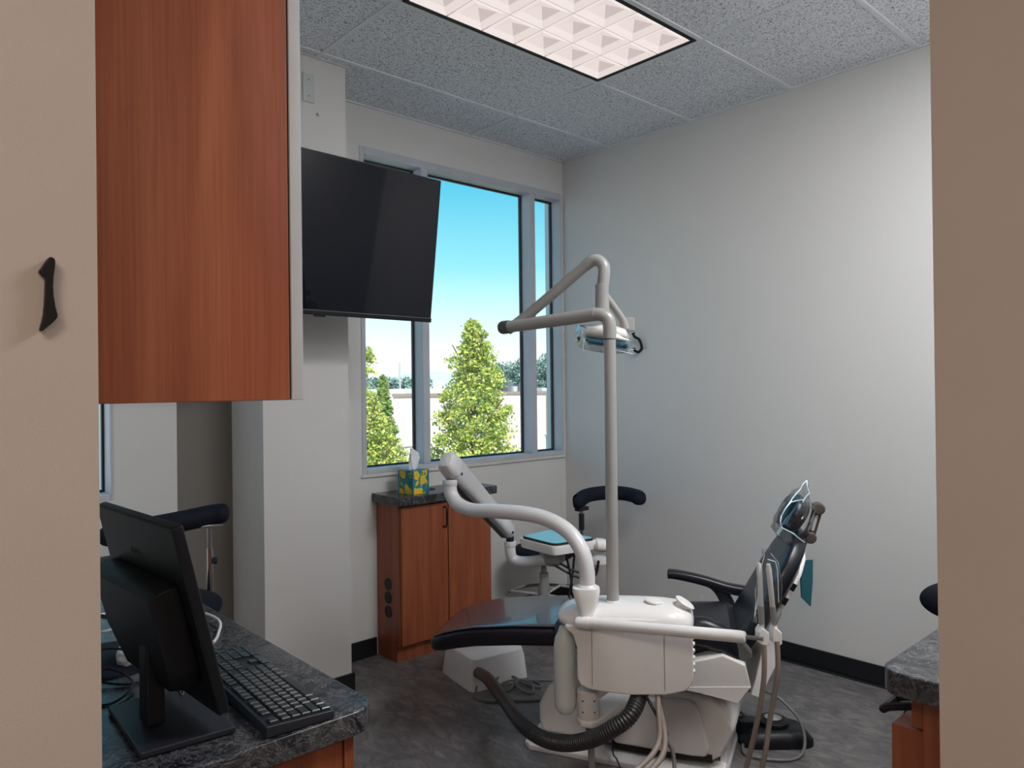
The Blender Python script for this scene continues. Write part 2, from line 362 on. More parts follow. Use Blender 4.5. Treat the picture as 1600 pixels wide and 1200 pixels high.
# troffer: 3 x 6 moulded diffuser cells in a black reveal
LX0, LX1, LY0, LY1 = 1.672, 2.853, 1.869, 2.451
cl = thing('ceiling_light', 'lit recessed ceiling light with a grid of moulded square diffuser cells', 'ceiling light', (2.26, 2.16, ZC))
b_ = B(); g = .016
box(b_, (LX0, LY0, ZC-.002), (LX1, LY0+g, ZC+.012)); box(b_, (LX0, LY1-g, ZC-.002), (LX1, LY1, ZC+.012)); box(b_, (LX0, LY0+g, ZC-.002), (LX0+g, LY1-g, ZC+.012)); box(b_, (LX1-g, LY0+g, ZC-.002), (LX1, LY1-g, ZC+.012))
obj('reveal_frame', b_, M['gap'], cl, label='black reveal around the diffuser')
lens = [emis('diffuser_a', (1, .89, .85), .68), emis('diffuser_b', (1, .87, .83), .62), emis('diffuser_c', (1, .84, .81), .46), emis('diffuser_d', (1, .86, .83), .57), emis('diffuser_rib', (.75, .55, .52), .40), emis('diffuser_e', (1, .85, .82), .55)]  # facet shading is painted in as a different glow per face
cx0, cx1, cy0, cy1 = LX0+g, LX1-g, LY0+g, LY1-g; nx, ny = 6, 3; dx, dy = (cx1-cx0)/nx, (cy1-cy0)/ny
bmc = B(); q = .0018
k0 = [(-dx/2+q, -dy/2+q), (dx/2-q, -dy/2+q), (dx/2-q, dy/2-q), (-dx/2+q, dy/2-q)]
vo = [bmc.verts.new((x, y, 0)) for x, y in k0]; vi = [bmc.verts.new((x*.62, y*.62, .012)) for x, y in k0]; vc = bmc.verts.new((0, 0, .034))
for i in range(4):
    f = bmc.faces.new((vo[i], vo[(i+1) % 4], vi[(i+1) % 4], vi[i])); f.material_index = i
    f = bmc.faces.new((vi[i], vi[(i+1) % 4], vc)); f.material_index = 4+i
mec = bpy.data.meshes.new('diffuser_cell'); bmc.to_mesh(mec); bmc.free()
for m_ in [lens[0], lens[1], lens[0], lens[1]]+[lens[3], lens[2], lens[1], lens[5]]: mec.materials.append(m_)
for i in range(nx):
    for j in range(ny):
        o = bpy.data.objects.new('diffuser_cell', mec); COL.objects.link(o); o.parent = cl
        o.location = V((cx0+dx*(i+.5), cy0+dy*(j+.5), ZC+.002)) - cl.location
obj('diffuser_backing', bx((cx0, cy0, ZC+.037), (cx1, cy1, ZC+.045)), lens[4], cl)
l2 = light('troffer_tubes', 'AREA', (2.26, 2.16, ZC-.006), 12, (1, .93, .88), (1.1, .5))
l2.visible_camera = True
bpy.data.objects.remove(l2)

# small things fixed to the column and the walls
t = thing('wall_plate', 'grey blank cover plate high on the column above the television', 'wall plate', (1.62, 3.147, 2.87))
obj('plate', bx((1.588, 3.1405, 2.79), (1.648, 3.147, 2.925)), M['plate'], t, bevel=.003, seg=2)
for z in (2.82, 2.895): obj('screw', lathe(B(), (1.618, 3.1405, z), [(0, .0015), (.004, .0012), (.004, 0)], (0, -1, 0), 10), M['steel'], t)
t = obj('wall_anchor', lathe(B(), (1.665, 3.147, 2.745), [(0, .006), (.005, .005), (.008, 0)], (0, -1, 0), 14), M['steel']); tag(t, 'tiny metal wall anchor just below the cover plate on the column', 'anchor')
t = obj('coat_hook', tb([(3.66, 2.88, 1.788), (3.664, 2.872, 1.765), (3.682, 2.85, 1.745), (3.689, 2.84, 1.71), (3.687, 2.838, 1.685), (3.670, 2.85, 1.668), (3.657, 2.868, 1.680), (3.654, 2.872, 1.695)], lambda s: .0085+.003*(s < .04)+.002*(s > .96), 10), M['iron'])
tag(t, 'black S shaped coat hook on the right wall near the operating lamp', 'hook')
# house number on the hall wall
F1 = V((.1775, YE, 1.572)); sc_ = .0875/117
npx = [(66,37),(62,42),(66,46),(72,48),(73,52),(72,70),(71,84),(69,98),(66,108),(63,116),(64,119),(68,118),(72,115),(84,107),(91,101),(92,97),(89,88),(86,74),(85,60),(86,46),(88,36),(89,28),(88,24),(84,22),(80,22),(76,25),(70,32)]
t = obj('door_number', prism(B(), [F1+V(((x-78)*sc_*.80, -.0005, -(y-70)*sc_*1.17)) for x, y in npx], (0, -.010, 0)), M['iron'], bevel=.0025, seg=2)
tag(t, 'black numeral 1 fixed to the tan hall wall at left', 'house number')

# ------------------------------------------------------------------ television
t = thing('television', 'large black wall television tilted down on the column in front of the window', 'television', (1.585, 3.14, 1.9))
ang = math.radians(2.3); ux = V((math.cos(ang), math.sin(ang), 0)); tr_ = V((2.05, 2.705, 2.41)); up = (V((2.05, 2.705, 2.41))-V((2.05, 2.80, 1.766))).normalized(); nrm = ux.cross(up).normalized()
if nrm.y > 0: nrm = -nrm
def slab(o, u, v, n, w, h, d0, d1, x0=0, y0=0):
    c = [o+u*x0+v*y0, o+u*(x0+w)+v*y0, o+u*(x0+w)+v*(y0+h), o+u*x0+v*(y0+h)]
    return prism(B(), [p+n*d0 for p in c], n*(d1-d0))
tvo = tr_ - ux*1.15 - up*.651
obj('screen_panel', slab(tvo, ux, up, nrm, 1.15, .651, -.035, -.001), M['blackpl'], t, bevel=.004, seg=2)
obj('screen', slab(tvo, ux, up, nrm, 1.134, .622, -.001, .0005, .008, .022), M['screen'], t, label='glossy dark glass screen')
obj('lower_bezel', slab(tvo, ux, up, nrm, 1.15, .018, -.001, .003), M['blackpl'], t, bevel=.001, seg=1)
obj('bezel_line', slab(tvo, ux, up, nrm, 1.15, .0015, -.0005, .0045, 0, .0185), M['steel'], t)
obj('sensor_tab', slab(tvo, ux, up, nrm, .05, .008, -.012, .002, .545, -.007), M['blackpl'], t, bevel=.002, seg=1)
tvc = tvo+ux*.60+up*.33
obj('mount_plate', slab(tvc, ux, up, nrm, .4, .4, -.055, -.036, -.2, -.2), M['iron'], t)
obj('mount_arm', tb([(1.58, 3.13, 2.09), (1.50, 2.96, 2.09), tuple(tvc-nrm*.05)], .018, 8, 2), M['iron'], t)
obj('wall_bracket', bx((1.50, 3.115, 1.95), (1.66, 3.147, 2.23)), M['iron'], t)

# ------------------------------------------------------------------ left run: upper cabinet, base cabinet, worktop
t = thing('wall_cabinet', 'cherry wood wall cabinet with grey door edge hanging above the monitor', 'cabinet', (XP, 1.15, 1.443))
obj('body', bx((XP, 1.15, 1.443), (.553, 2.9, 2.995)), M['cherry'], t, bevel=.001, seg=1)
obj('gap_shadow', bx((.553, 1.154, 1.445), (.5565, 2.9, 2.99)), M['gap'], t)
for i in range(4): obj('door', bx((.5565, 1.15+i*.4375, 1.443), (.5775, 1.15+i*.4375+.4345, 2.995)), M['edge'], t, bevel=.001, seg=1, label='grey edged cabinet door' if i == 0 else None)
t = thing('base_cabinet', 'cherry base cabinet under the worktop with the monitor', 'cabinet', (XP, 1.22, 0))
obj('body', bx((XP+.012, 1.225, .09), (.685, 2.93, .825)), M['cherry'], t, bevel=.001, seg=1)
obj('toe_kick', bx((XP+.012, 1.27, 0), (.63, 2.93, .09)), M['base'], t)
for i in range(4): obj('door', bx((.687, 1.222+i*.427, .10), (.707, 1.222+i*.427+.424, .823)), M['cherry'], t, bevel=.001, seg=1)
def counter(name, label, pts, z0, z1):
    o = obj(name, prism(B(), [(x, y, z0) for x, y in pts], (0, 0, z1-z0)), M['stone'], bevel=.004, seg=2); tag(o, label, 'worktop'); return o
counter('countertop', 'dark marbled worktop with rounded corner carrying the monitor and keyboard', rrect(XP, 1.192, .745, 2.95, .055, (0, 1, 0, 0)), .826, .870)
# right run
t = thing('base_cabinet', 'cherry drawer cabinet at far right with its top drawer slightly open', 'cabinet', (1.66, 0, 0))
obj('body', bx((1.665, 0.012, .09), (XR-.012, .565, .812)), M['cherry'], t, bevel=.001, seg=1)
obj('toe_kick', bx((1.70, .012, 0), (XR-.012, .50, .09)), M['base'], t)
dr = obj('drawer', bx((1.668, .13, .58), (2.25, .628, .728)), M['cherry'], t, bevel=.001, seg=1)
obj('handle', tb([(1.692, .586, .770), (1.692, .640, .752), (1.695, .655, .742), (1.76, .655, .742), (1.765, .640, .752), (1.765, .586, .770)], .009, 8, 4), M['iron'], obj('drawer', bx((1.668, .566, .734), (2.25, .588, .808)), M['cherry'], t, bevel=.001, seg=1))
for z0, z1 in ((.10, .33), (.34, .57)): obj('drawer', bx((1.668, .566, z0), (2.25, .588, z1)), M['cherry'], t, bevel=.001, seg=1)
counter('countertop', 'dark marbled worktop end with rounded corner at the right edge', rrect(1.605, 0.0, XR, .632, .05, (0, 0, 0, 1)), .812, .862)
# far cabinet by the window
t = thing('storage_cabinet', 'cherry two door cabinet with three black round grommets under the window', 'cabinet', (2.18, 3.4, 0))
X0, X1, Y0 = 2.185, 2.815, 3.275
obj('body', bx((X0, Y0+.02, .085), (X1, YW-.002, .84)), M['cherrydark'], t, bevel=.001, seg=1)
obj('plinth', bx((X0, Y0+.045, 0), (X1, YW-.002, .085)), M['cherrydark'], t)
for a, b in ((X0+.006, 2.497), (2.503, X1-.003)):
    d = obj('door', bx((a, Y0, .095), (b, Y0+.019, .826)), M['cherry'], t, bevel=.001, seg=1)
    if a < 2.4: obj('handle', tb([(b-.03, Y0-.001, .80), (b-.03, Y0-.028, .797), (b-.03, Y0-.028, .70), (b-.03, Y0-.001, .697)], .0045, 8, 5), M['iron'], d)
for z in (.404, .332, .256): obj('grommet', lathe(B(), (X0, 3.40, z), [(0, .003), (.022, .003), (.031, .004), (.033, 0)], (-1, 0, 0), 24), M['blackpl'], t)
counter('countertop', 'small dark worktop under the window holding the tissue box', rrect(2.155, 3.235, 2.84, YW, .02, (1, 1, 0, 0), 3), .842, .887)
g_ = obj('cable_grommet', lathe(B(), (2.47, 3.40, .887), [(0, .001), (.026, .001), (.030, .003), (.033, 0)]), M['blackpl']); tag(g_, 'flat black round cable grommet in the worktop beside the tissue box', 'grommet')
# tissue box
t = thing('tissue_box', 'cube tissue box with yellow fruit print on teal, on the window worktop', 'tissue box', (2.31, 3.33, .887))
Ft = Fr((2.318, 3.342, .887), 8)
obj('carton', fbox(B(), Ft, (-.055, -.055, 0), (.055, .055, .128)), M['print'], t, bevel=.002, seg=2)
e_ = B()
for sx_, sy_ in ((-1, -1), (1, -1), (-1, 1), (1, 1)): fbox(e_, Ft, (sx_*.0555-.004, sy_*.0555-.004, 0), (sx_*.0555+.004, sy_*.0555+.004, .1285))
fbox(e_, Ft, (-.056, -.056, .1275), (.056, .056, .1295))
obj('carton_edges', e_, M['cardblue'], t)
bt_ = B(); pts = []
n = 18; rs = []
for k, (h, w, lean) in enumerate(((.125, .024, 0), (.15, .030, .002), (.185, .034, .006), (.215, .026, .004), (.24, .008, -.012))):
    r = []
    for i in range(n):
        a = 2*PI*i/n; rr = w*(1+.25*math.sin(3*a+k*.7))
        r.append(Ft.p(lean+rr*math.cos(a), rr*.35*math.sin(a)*(1+.5*math.sin(2*a+k)), h+.008*math.sin(2*a+k)))
    rs.append(r)
rings(bt_, rs); obj('tissue', bt_, M['tissue'], t, smooth=60)

# ------------------------------------------------------------------ monitor, keyboard, mouse, leads
t = thing('monitor', 'black desktop monitor seen from behind on its square stand', 'monitor', (.43, 1.385, .87))
mb = V((.492, 1.255, .915)); mt = V((.416, 1.250, 1.243)); mu = (mt-mb).normalized(); ma = math.radians(93.0); mw = V((math.cos(ma), math.sin(ma), 0)); mn = mw.cross(mu).normalized()
if mn.x > 0: mn = -mn      # towards the camera side (-x)
H_ = (mt-mb).length; mb = mb+mn*.022; mt = mt+mn*.022
obj('panel', slab(mb-mn*.0, mw, mu, mn, .385, H_, -.020, 0), M['blackpl'], t, bevel=.004, seg=2)
obj('screen_face', slab(mb, mw, mu, mn, .361, .302, -.0212, -.020, .012, .014), M['screen'], t)
fr2 = [(.05, .05), (.27, .05), (.335, .12), (.345, .232), (.035, .232), (.035, .09)]
pb = [mb+mw*x+mu*y for x, y in fr2]; pc = V((0, 0, 0))
for p in pb: pc += p/len(pb)
bmh = B(); rings(bmh, [pb, [p+mn*.028 for p in pb], [pc+(p-pc)*.93+mn*.048 for p in pb]]); obj('rear_housing', bmh, M['blackpl'], t, bevel=.003, seg=2)
obj('stand_post', prism(B(), [(.386, 1.356, .885), (.416, 1.356, .885), (.416, 1.400, .885), (.386, 1.400, .885)], (.004, .014, .155)), M['blackpl'], t, bevel=.003, seg=2)
obj('tilt_hinge', tb([(.405, 1.36, 1.04), (.405, 1.43, 1.04)], .013, 14), M['blackpl'], t)
obj('stand_base', prism(B(), [(.352, 1.275, .871), (.502, 1.262, .871), (.512, 1.512, .871), (.362, 1.505, .871)], (0, 0, .012)), M['darkpl'], t, bevel=.003, seg=2)
# faint brand badge: five small raised letter strokes, unreadable in the photograph
bl = B(); bo = mb+mw*.232+mu*.262
for i, segs in enumerate((((0,0,0,1),(0,1,1,1),(0,0,1,0)), ((0,0,0,1),(1,0,1,1),(0,1,1,1),(0,.5,1,.5)), ((0,0,0,1),(0,1,1,1),(1,.5,1,1),(0,.5,1,.5)), ((.5,0,.5,1),), ((0,0,0,1),(1,0,1,1),(0,0,1,0)))):
    for x0, y0, x1, y1 in segs:
        p0 = bo - mw*(i*.0095+x0*.006) + mu*(y0*.009); p1 = bo - mw*(i*.0095+x1*.006) + mu*(y1*.009)
        tube(bl, [p0+mn*.0005, p1+mn*.0005], .0007, 6)
obj('badge', bl, M['print_grey'], t, label='faint raised grey lettering')

kb = thing('keyboard', 'slim black full size keyboard lying along the worktop edge beside the monitor', 'keyboard', (.60, 1.385, .87))
FK = Fr((.604, 1.418, .870), 90-3.4)   # A: along the length away from the camera (user's right), B: away from the user
def kp(a, b, z): return FK.p(a, b, z + .004 + (b+.068)*.045)
cb = B(); c8 = [(a, b) for a in (-.222, .222) for b in (-.068, .068)]
vs = [cb.verts.new(kp(a, b, z) if z else FK.p(a, b, .001)) for z in (0, .012) for a, b in ((-.220, -.062), (.220, -.062), (.220, .062), (-.220, .062))]
for f in ((0,3,2,1),(4,5,6,7),(0,1,5,4),(1,2,6,5),(2,3,7,6),(3,0,4,7)): cb.faces.new([vs[i] for i in f])
obj('case', cb, M['darkpl'], kb, bevel=.003, seg=2)
kmesh = {}
def key(a, b, w, d=1):
    if (w, d) not in kmesh:
        bmk = B(); hw = w*.019/2-.0013; hd = d*.0182/2-.0013; ta = .0018
        rings(bmk, [[V((x*hw, y*hd, 0)) for x, y in ((-1, -1), (1, -1), (1, 1), (-1, 1))], [V((x*(hw-.0002), y*(hd-.0002), .004)) for x, y in ((-1, -1), (1, -1), (1, 1), (-1, 1))], [V((x*(hw-ta), y*(hd-ta), .0055)) for x, y in ((-1, -1), (1, -1), (1, 1), (-1, 1))]])
        me = bpy.data.meshes.new('key'); bmesh.ops.recalc_face_normals(bmk, faces=bmk.faces[:]); bmk.to_mesh(me); bmk.free(); me.materials.append(M['keys']); kmesh[(w, d)] = me
    o = bpy.data.objects.new('key', kmesh[(w, d)]); COL.objects.link(o); o.parent = kb
    o.location = kp(a, b, .0121) - kb.location
    o.rotation_euler = (math.atan(.045), 0, math.atan2(FK.A.y, FK.A.x))
rows = {1: [1]*13+[2], 2: [1.5]+[1]*12+[1.5], 3: [1.75]+[1]*11+[2.25], 4: [2.25]+[1]*10+[2.75], 5: [1.25]*3+[6.25]+[1.25]*4}
u_ = .019; left = -.2155
def rb(r): return .046-r*.0182-(.003 if r else 0)
for r, ws in rows.items():
    a = left
    for w in ws: key(a+w*u_/2, rb(r), w); a += w*u_
for a0 in [0]+[2+i for i in range(4)]+[6.5+i for i in range(4)]+[11+i for i in range(4)]: key(left+(a0+.5)*u_, rb(0), 1)
nv = left+15*u_+.005
for r in (0, 1, 2, 5):
    for i in range(3): key(nv+(i+.5)*u_, rb(r), 1)
key(nv+1.5*u_, rb(4), 1)
nm = nv+3*u_+.005
for r in (1, 2, 3, 4):
    for i in range(4):
        if not (r in (3,) and i == 3): key(nm+(i+.5)*u_*.98, rb(r), 1)
key(nm+u_, rb(5), 2)
for i in (2, 3): key(nm+(i+.5)*u_*.98, rb(5), 1)
# mouse pad, mouse, leads
o = obj('mouse_pad', lathe(B(), (.44, 1.80, .8702), [(0, .004), (.12, .004), (.125, .002), (.124, 0)], n=48), M['fabric']); tag(o, 'round black pad on the worktop behind the monitor stand', 'mouse pad')
t = thing('mouse', 'small silver computer mouse on the round black pad', 'mouse', (.475, 1.765, .874))
FM = Fr((.475, 1.765, .875), 60)
rs = [se(FM.p(a, 0, h*.5), FM.B, V((0, 0, 1)), w, h*.5+.001, 18, 2.6) for a, w, h in ((-.05, .006, .008), (-.045, .02, .016), (-.025, .028, .028), (0, .030, .034), (.025, .029, .030), (.042, .022, .018), (.05, .008, .008))]
obj('shell', rings(B(), rs), M['lgrey'], t); obj('wheel', tb([FM.p(.026, -.004, .030), FM.p(.026, .004, .030)], .006, 12), M['blackpl'], t)
def cable(name, label, pts, r, m, k=7):
    o = obj(name, tb(pts, r, 8, k), M[m]); tag(o, label, 'cable'); return o
Z0 = .8735
cable('power_lead', 'thin black lead looping in coils beside the monitor stand', [(.40, 1.90, Z0), (.35, 1.80, Z0+.02), (.36, 1.70, Z0+.01), (.42, 1.62, Z0), (.47, 1.63, Z0+.004), (.46, 1.72, Z0+.03), (.40, 1.76, Z0+.035), (.36, 1.66, Z0+.01), (.34, 1.58, Z0), (.38, 1.54, Z0), (.43, 1.60, Z0+.008), (.40, 1.68, Z0+.02), (.35, 1.63, Z0+.005), (.33, 1.55, Z0)], .0024, 'cordb')
cable('power_lead', 'thin black lead hanging in a narrow loop right of the stand post', [(.46, 1.52, 1.0), (.463, 1.49, .95), (.468, 1.46, .905), (.475, 1.452, .8865), (.481, 1.465, .90), (.478, 1.50, .95), (.47, 1.54, 1.0)], .0022, 'cordb')
cable('network_cable', 'white cable arching across the worktop behind the monitor', [(.33, 1.98, Z0+.02), (.38, 1.99, Z0+.03), (.44, 2.00, Z0+.045), (.52, 2.01, Z0+.04), (.60, 1.99, Z0+.03), (.68, 1.93, Z0+.02), (.70, 1.86, Z0+.01), (.67, 1.79, Z0), (.64, 1.74, Z0)], .0035, 'cordw')
cable('network_cable', 'second white cable curving low left of the monitor', [(.34, 1.94, Z0+.02), (.38, 1.90, Z0+.03), (.44, 1.875, Z0+.04), (.50, 1.86, Z0+.04), (.55, 1.84, Z0+.02), (.60, 1.80, Z0+.002)], .0033, 'cordw')
cable('video_cable', 'thick black cable arching from the monitor to the left', [(.32, 1.92, Z0+.004), (.36, 1.93, Z0+.05), (.42, 1.90, Z0+.075), (.47, 1.82, Z0+.07), (.46, 1.70, Z0+.07), (.44, 1.60, Z0+.09)], .005, 'cordb')

# ------------------------------------------------------------------ stools
def stool(label, loc, seat_h, arm, group='dental stools', ring=True):
    """arm: list of points (x,y,z) of the curved body support, relative to loc; first point is above its post"""
    r = thing('operator_stool', label, 'stool', loc, group)
    x, y, z = loc
    obj('column', lathe(B(), (x, y, .09), [(.03, 0), (.036, .01), (.036, .15), (.028, .19), (.028, .24), (.018, .245), (.018, seat_h-.17), (.06, seat_h-.16), (.06, seat_h-.15)]), M['greyen'], r)
    if ring:
        c = [(x+.235*math.cos(a), y+.235*math.sin(a), .195) for a in np.linspace(0, 2*PI, 48, endpoint=False)]
        obj('foot_ring', tube(B(), [V(p) for p in c], .010, 10, closed=True), M['chrome'], r)
        for k in range(4):
            a = .35+k*PI/2; obj('ring_spoke', tb([(x, y, .195), (x+.233*math.cos(a), y+.233*math.sin(a), .195)], .008, 8), M['lgrey'], r)
    for k in range(5):
        a = .3+k*2*PI/5; c, s = math.cos(a), math.sin(a)
        bmx = B(); rs = [se((x+c*d, y+s*d, h), V((-s, c, 0)), V((0, 0, 1)), w, tk, 12, 3) for d, h, w, tk in ((.02, .10, .03, .022), (.15, .088, .026, .018), (.27, .072, .020, .012), (.285, .070, .012, .008))]
        leg = obj('base_leg', rings(bmx, rs), M['blackpl'], r)
        obj('caster', lathe(B(), (x+c*.272-s*.014, y+s*.272+c*.014, .027), [(.012, 0), (.026, .004), (.026, .024), (.012, .028)], (s, -c, 0), 16), M['blackpl'], leg)
    rs = [se((x, y, seat_h-.07+h), V((1, 0, 0)), V((0, 1, 0)), w, w*.95, 32, 2.3) for h, w in ((-.02, .12), (-.012, .15), (0, .172), (.012, .184), (.03, .19), (.045, .187), (.057, .177), (.066, .158), (.072, .12), (.075, .06), (.0755, .01))]
    obj('seat', rings(B(), rs), M['fabric'], r)
    if arm:
        P = [V(p)+V((x, y, 0)) for p in arm]; cen = crom(P, 14); m = len(cen); rs = []
        for i, p in enumerate(cen):
            d = (cen[min(i+1, m-1)]-cen[max(i-1, 0)]).normalized(); sd = d.cross(V((0, 0, 1))).normalized(); s = i/(m-1)
            q_ = min(1, min(s, 1-s)/.12); k = max(.1, math.sqrt(max(0, 1-(1-q_)**2)))
            rs.append(se(p, sd, V((0, 0, 1)), .045*k, .042*k, 18, 2.4))
        obj('body_support', rings(B(), rs), M['fabric'], r)
    return r
# far stool in the corner
ax, ay = 3.158, 3.187
s1 = stool('black operator stool with chrome foot ring in the corner under the window', (ax, ay, 0), .50,
      [(.085, -.195, .765), (.10, -.20, .775), (.20, -.185, .797), (.31, -.235, .806), (.372, -.33, .803), (.365, -.43, .795), (.33, -.47, .785)])
obj('support_post', tb([(3.279, 2.985, .47), (3.279, 2.985, .74)], .013, 12), M['chrome'], s1)
obj('post_sleeve', tb([(3.279, 2.985, .60), (3.279, 2.985, .70)], .017, 12), M['darkpl'], s1); obj('post_bracket', bx((3.24, 2.965, .715), (3.325, 3.005, .738)), M['darkpl'], s1, bevel=.003, seg=2)
obj('post_mount', tb([(3.158, 3.17, .475), (3.23, 3.05, .475), (3.279, 2.985, .475)], .012, 8, 2), M['blackpl'], s1)
# left stool beyond the worktop
s2 = stool('black operator stool with chrome post and long padded body support beyond the monitor', (.945, 3.02, 0), .655,
      [(.258, .055, .948), (.20, .085, .944), (.085, .095, .932), (-.035, .085, .925), (-.145, .06, .924), (-.23, -.01, .924)], ring=True)
obj('support_post', tb([(1.13, 3.10, .60), (1.13, 3.10, .81)], .013, 14), M['chrome'], s2)
obj('post_sleeve', tb([(1.13, 3.10, .80), (1.13, 3.10, .905)], .010, 12), M['steel'], s2); obj('post_bracket', bx((1.09, 3.08, .895), (1.18, 3.115, .909)), M['steel'], s2, bevel=.003, seg=2)
obj('adjust_knob', lathe(B(), (1.143, 3.095, .755), [(.012, 0), (.015, .004), (.015, .012), (.008, .016)], (1, -.3, 0), 14), M['darkpl'], s2)
obj('post_mount', tb([(1.03, 3.05, .565), (1.13, 3.10, .575), (1.13, 3.10, .61)], .012, 8, 2), M['blackpl'], s2)
# right stool, mostly hidden by the door jamb
s3 = stool('black operator stool with a plump oval backrest beyond the right worktop', (3.40, .93, 0), .43, None)
rs = [se((2.86+.02*abs(t_), .93+.0*t_, .69), V((0, 0, 1)), V((.55, .83, 0)), .066*k, .035*k, 20, 2.2) for t_, k in ((0, 1),)]
bmb = B(); u3 = V((.72, -.69, 0)); pc3 = V((2.975, .815, .683)); rs = []
for th_ in np.linspace(-PI/2, PI/2, 27):
    s_ = math.sin(th_); k = max(.03, math.cos(th_))**.9; rs.append(se(pc3+u3*(.19*s_)+V((.69, .72, 0))*(.04*s_*s_), V((0, 0, 1)), V((.69, .72, 0)), (.082*k), .038*k+.003, 22, 2.2))
obj('backrest', rings(bmb, rs), M['fabric'], s3); obj('back_post', tb([(3.36, .93, .355), (3.16, .95, .38), (3.05, .90, .52), (3.02, .87, .67)], .012, 10), M['chrome'], s3)
# slim bin in the corner
t = thing('waste_bin', 'slim grey bin with a white lid standing behind the lamp pole', 'bin', (3.345, 2.905, 0))
obj('body', lathe(B(), (3.345, 2.905, 0), [(.046, 0), (.049, .01), (.052, .40), (.050, .405)]), M['greyen'], t); obj('lid', lathe(B(), (3.345, 2.905, .405), [(.054, 0), (.056, .012), (.050, .03), (.03, .042), (0, .044)]), M['whitehi'], t)

# ------------------------------------------------------------------ dental chair
FC = Fr((2.41, 1.86, 0), 124); FB = Fr((2.41, 1.86, 0), 114); Z = V((0, 0, 1))
ch = thing('dental_chair', 'dental treatment chair with plum legrest, black upright back and white base', 'dental chair', (2.41, 1.86, 0))
# base plate
pl = [(.45, .19), (.42, .215), (.0, .21), (-.34, .20), (-.34, -.20), (.42, -.20), (.45, -.17)]
rs = [[FB.p(a, b, 0) for a, b in pl], [FB.p(a, b, .022) for a, b in pl], [FB.p(a*.97, b*.86, .040) for a, b in pl]]
obj('base_plate', rings(B(), rs), M['white'], ch, bevel=.004, seg=2)
# base shroud (toe end slopes up), with a separate side panel
prof = [(.385, .06), (.40, .10), (.40, .17), (.36, .245), (.25, .345), (.15, .36), (.02, .30), (-.14, .305), (-.30, .30), (-.375, .20), (-.325, .09), (-.28, .06)]
obj('base_shroud', fprism(B(), FB, prof, -.19, .165), M['cream'], ch, bevel=.018, seg=4)
sp = [(.08, .075), (.08, .25), (-.10, .275), (-.215, .285), (-.245, .26), (-.285, .12), (-.27, .085), (-.22, .08)]
obj('side_panel', fprism(B(), FB, sp, .150, .185), M['cream'], ch, bevel=.012, seg=3)
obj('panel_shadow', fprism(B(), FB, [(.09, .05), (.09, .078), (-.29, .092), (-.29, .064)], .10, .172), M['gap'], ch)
obj('rear_plate', fprism(B(), FB, [(-.335, .02), (-.335, .31), (-.31, .31), (-.31, .02)], -.17, .10), M['lgrey'], ch)
# link arms between base and seat
obj('lift_link', fprism(B(), FB, [(-.22, .27), (-.34, .30), (-.34, .40), (-.2, .42), (.1, .40), (.1, .30)], -.13, .10), M['gap'], ch)
obj('lift_cylinder', tb([FB.p(-.27, .16, .325), FB.p(-.25, .02, .36)], .022, 18), M['cream'], ch, label='small beige round cylinder end')
# seat support cover, faceted
cv = [(-.12, .44), (-.297, .492), (-.373, .462), (-.392, .384), (-.345, .325), (-.22, .35), (-.12, .36)]
cvi = [(a, z) for a, z in cv]
r0 = [FC.p(a, .30, z) for a, z in cv]; r1 = [FC.p(a*.97-.01, .20, z+.015 if z > .4 else z) for a, z in cv]; r2_ = [FC.p(a*.97-.01, -.26, z) for a, z in cv]
mid = [FC.p(-.12, .315, .40), FC.p(-.385, .31, .42)]
bmv = B(); rings(bmv, [r0, r1, r2_]); obj('seat_cover', bmv, M['cream'], ch, bevel=.004, seg=2)
obj('cover_facet', prism(B(), [FC.p(-.12, .299, .365), FC.p(-.388, .299, .388), FC.p(-.345, .299, .328), FC.p(-.22, .299, .352)], FC.B*.004), M['cream'], ch)
obj('grey_pad', fprism(B(), FC, [(-.29, .575), (-.345, .57), (-.40, .50), (-.395, .47), (-.365, .468), (-.33, .49), (-.30, .50)], .235, .28), M['caster'], ch, bevel=.01, seg=3)
obj('back_strut', prism(B(), [FC.p(-.455, .14, .52), FC.p(-.50, .14, .50), FC.p(-.505, .14, .44), FC.p(-.435, .14, .285), FC.p(-.40, .14, .295), FC.p(-.42, .14, .36)], FC.B*(-.28)), M['white'], ch, bevel=.004, seg=2)
# seat and legrest
secs = [(.865, .395, .10, .010), (.86, .398, .15, .026), (.84, .408, .175, .036), (.80, .422, .195, .041), (.74, .44, .205, .043), (.66, .457, .212, .044), (.5, .475, .22, .045), (.33, .485, .225, .045)]
rs = [se(FC.p(a, 0, z), FC.B, (Z*.97+FC.A*.15).normalized(), w, h, 40, 5) for a, z, w, h in secs]
obj('legrest', rings(B(), rs), [M['vinyl']], ch)
rs = [se(FC.p(a, 0, z+h*.95), FC.B, Z, w*.965, .0045, 40, 6) for a, z, w, h in secs]
obj('toe_cover', rings(B(), rs), M['toe'], ch, label='glossy plum grey vinyl toe cover')
# drooping edge band of the toe cover
secs2 = [(.33, .485, .225, .045), (.2, .487, .235, .05), (.0, .487, .245, .05), (-.2, .49, .245, .05), (-.33, .50, .24, .05), (-.36, .50, .22, .03)]
rs = [se(FC.p(a, 0, z), FC.B, Z, w, h, 40, 5) for a, z, w, h in secs2]
obj('seat_cushion', rings(B(), rs), M['vinyl'], ch)
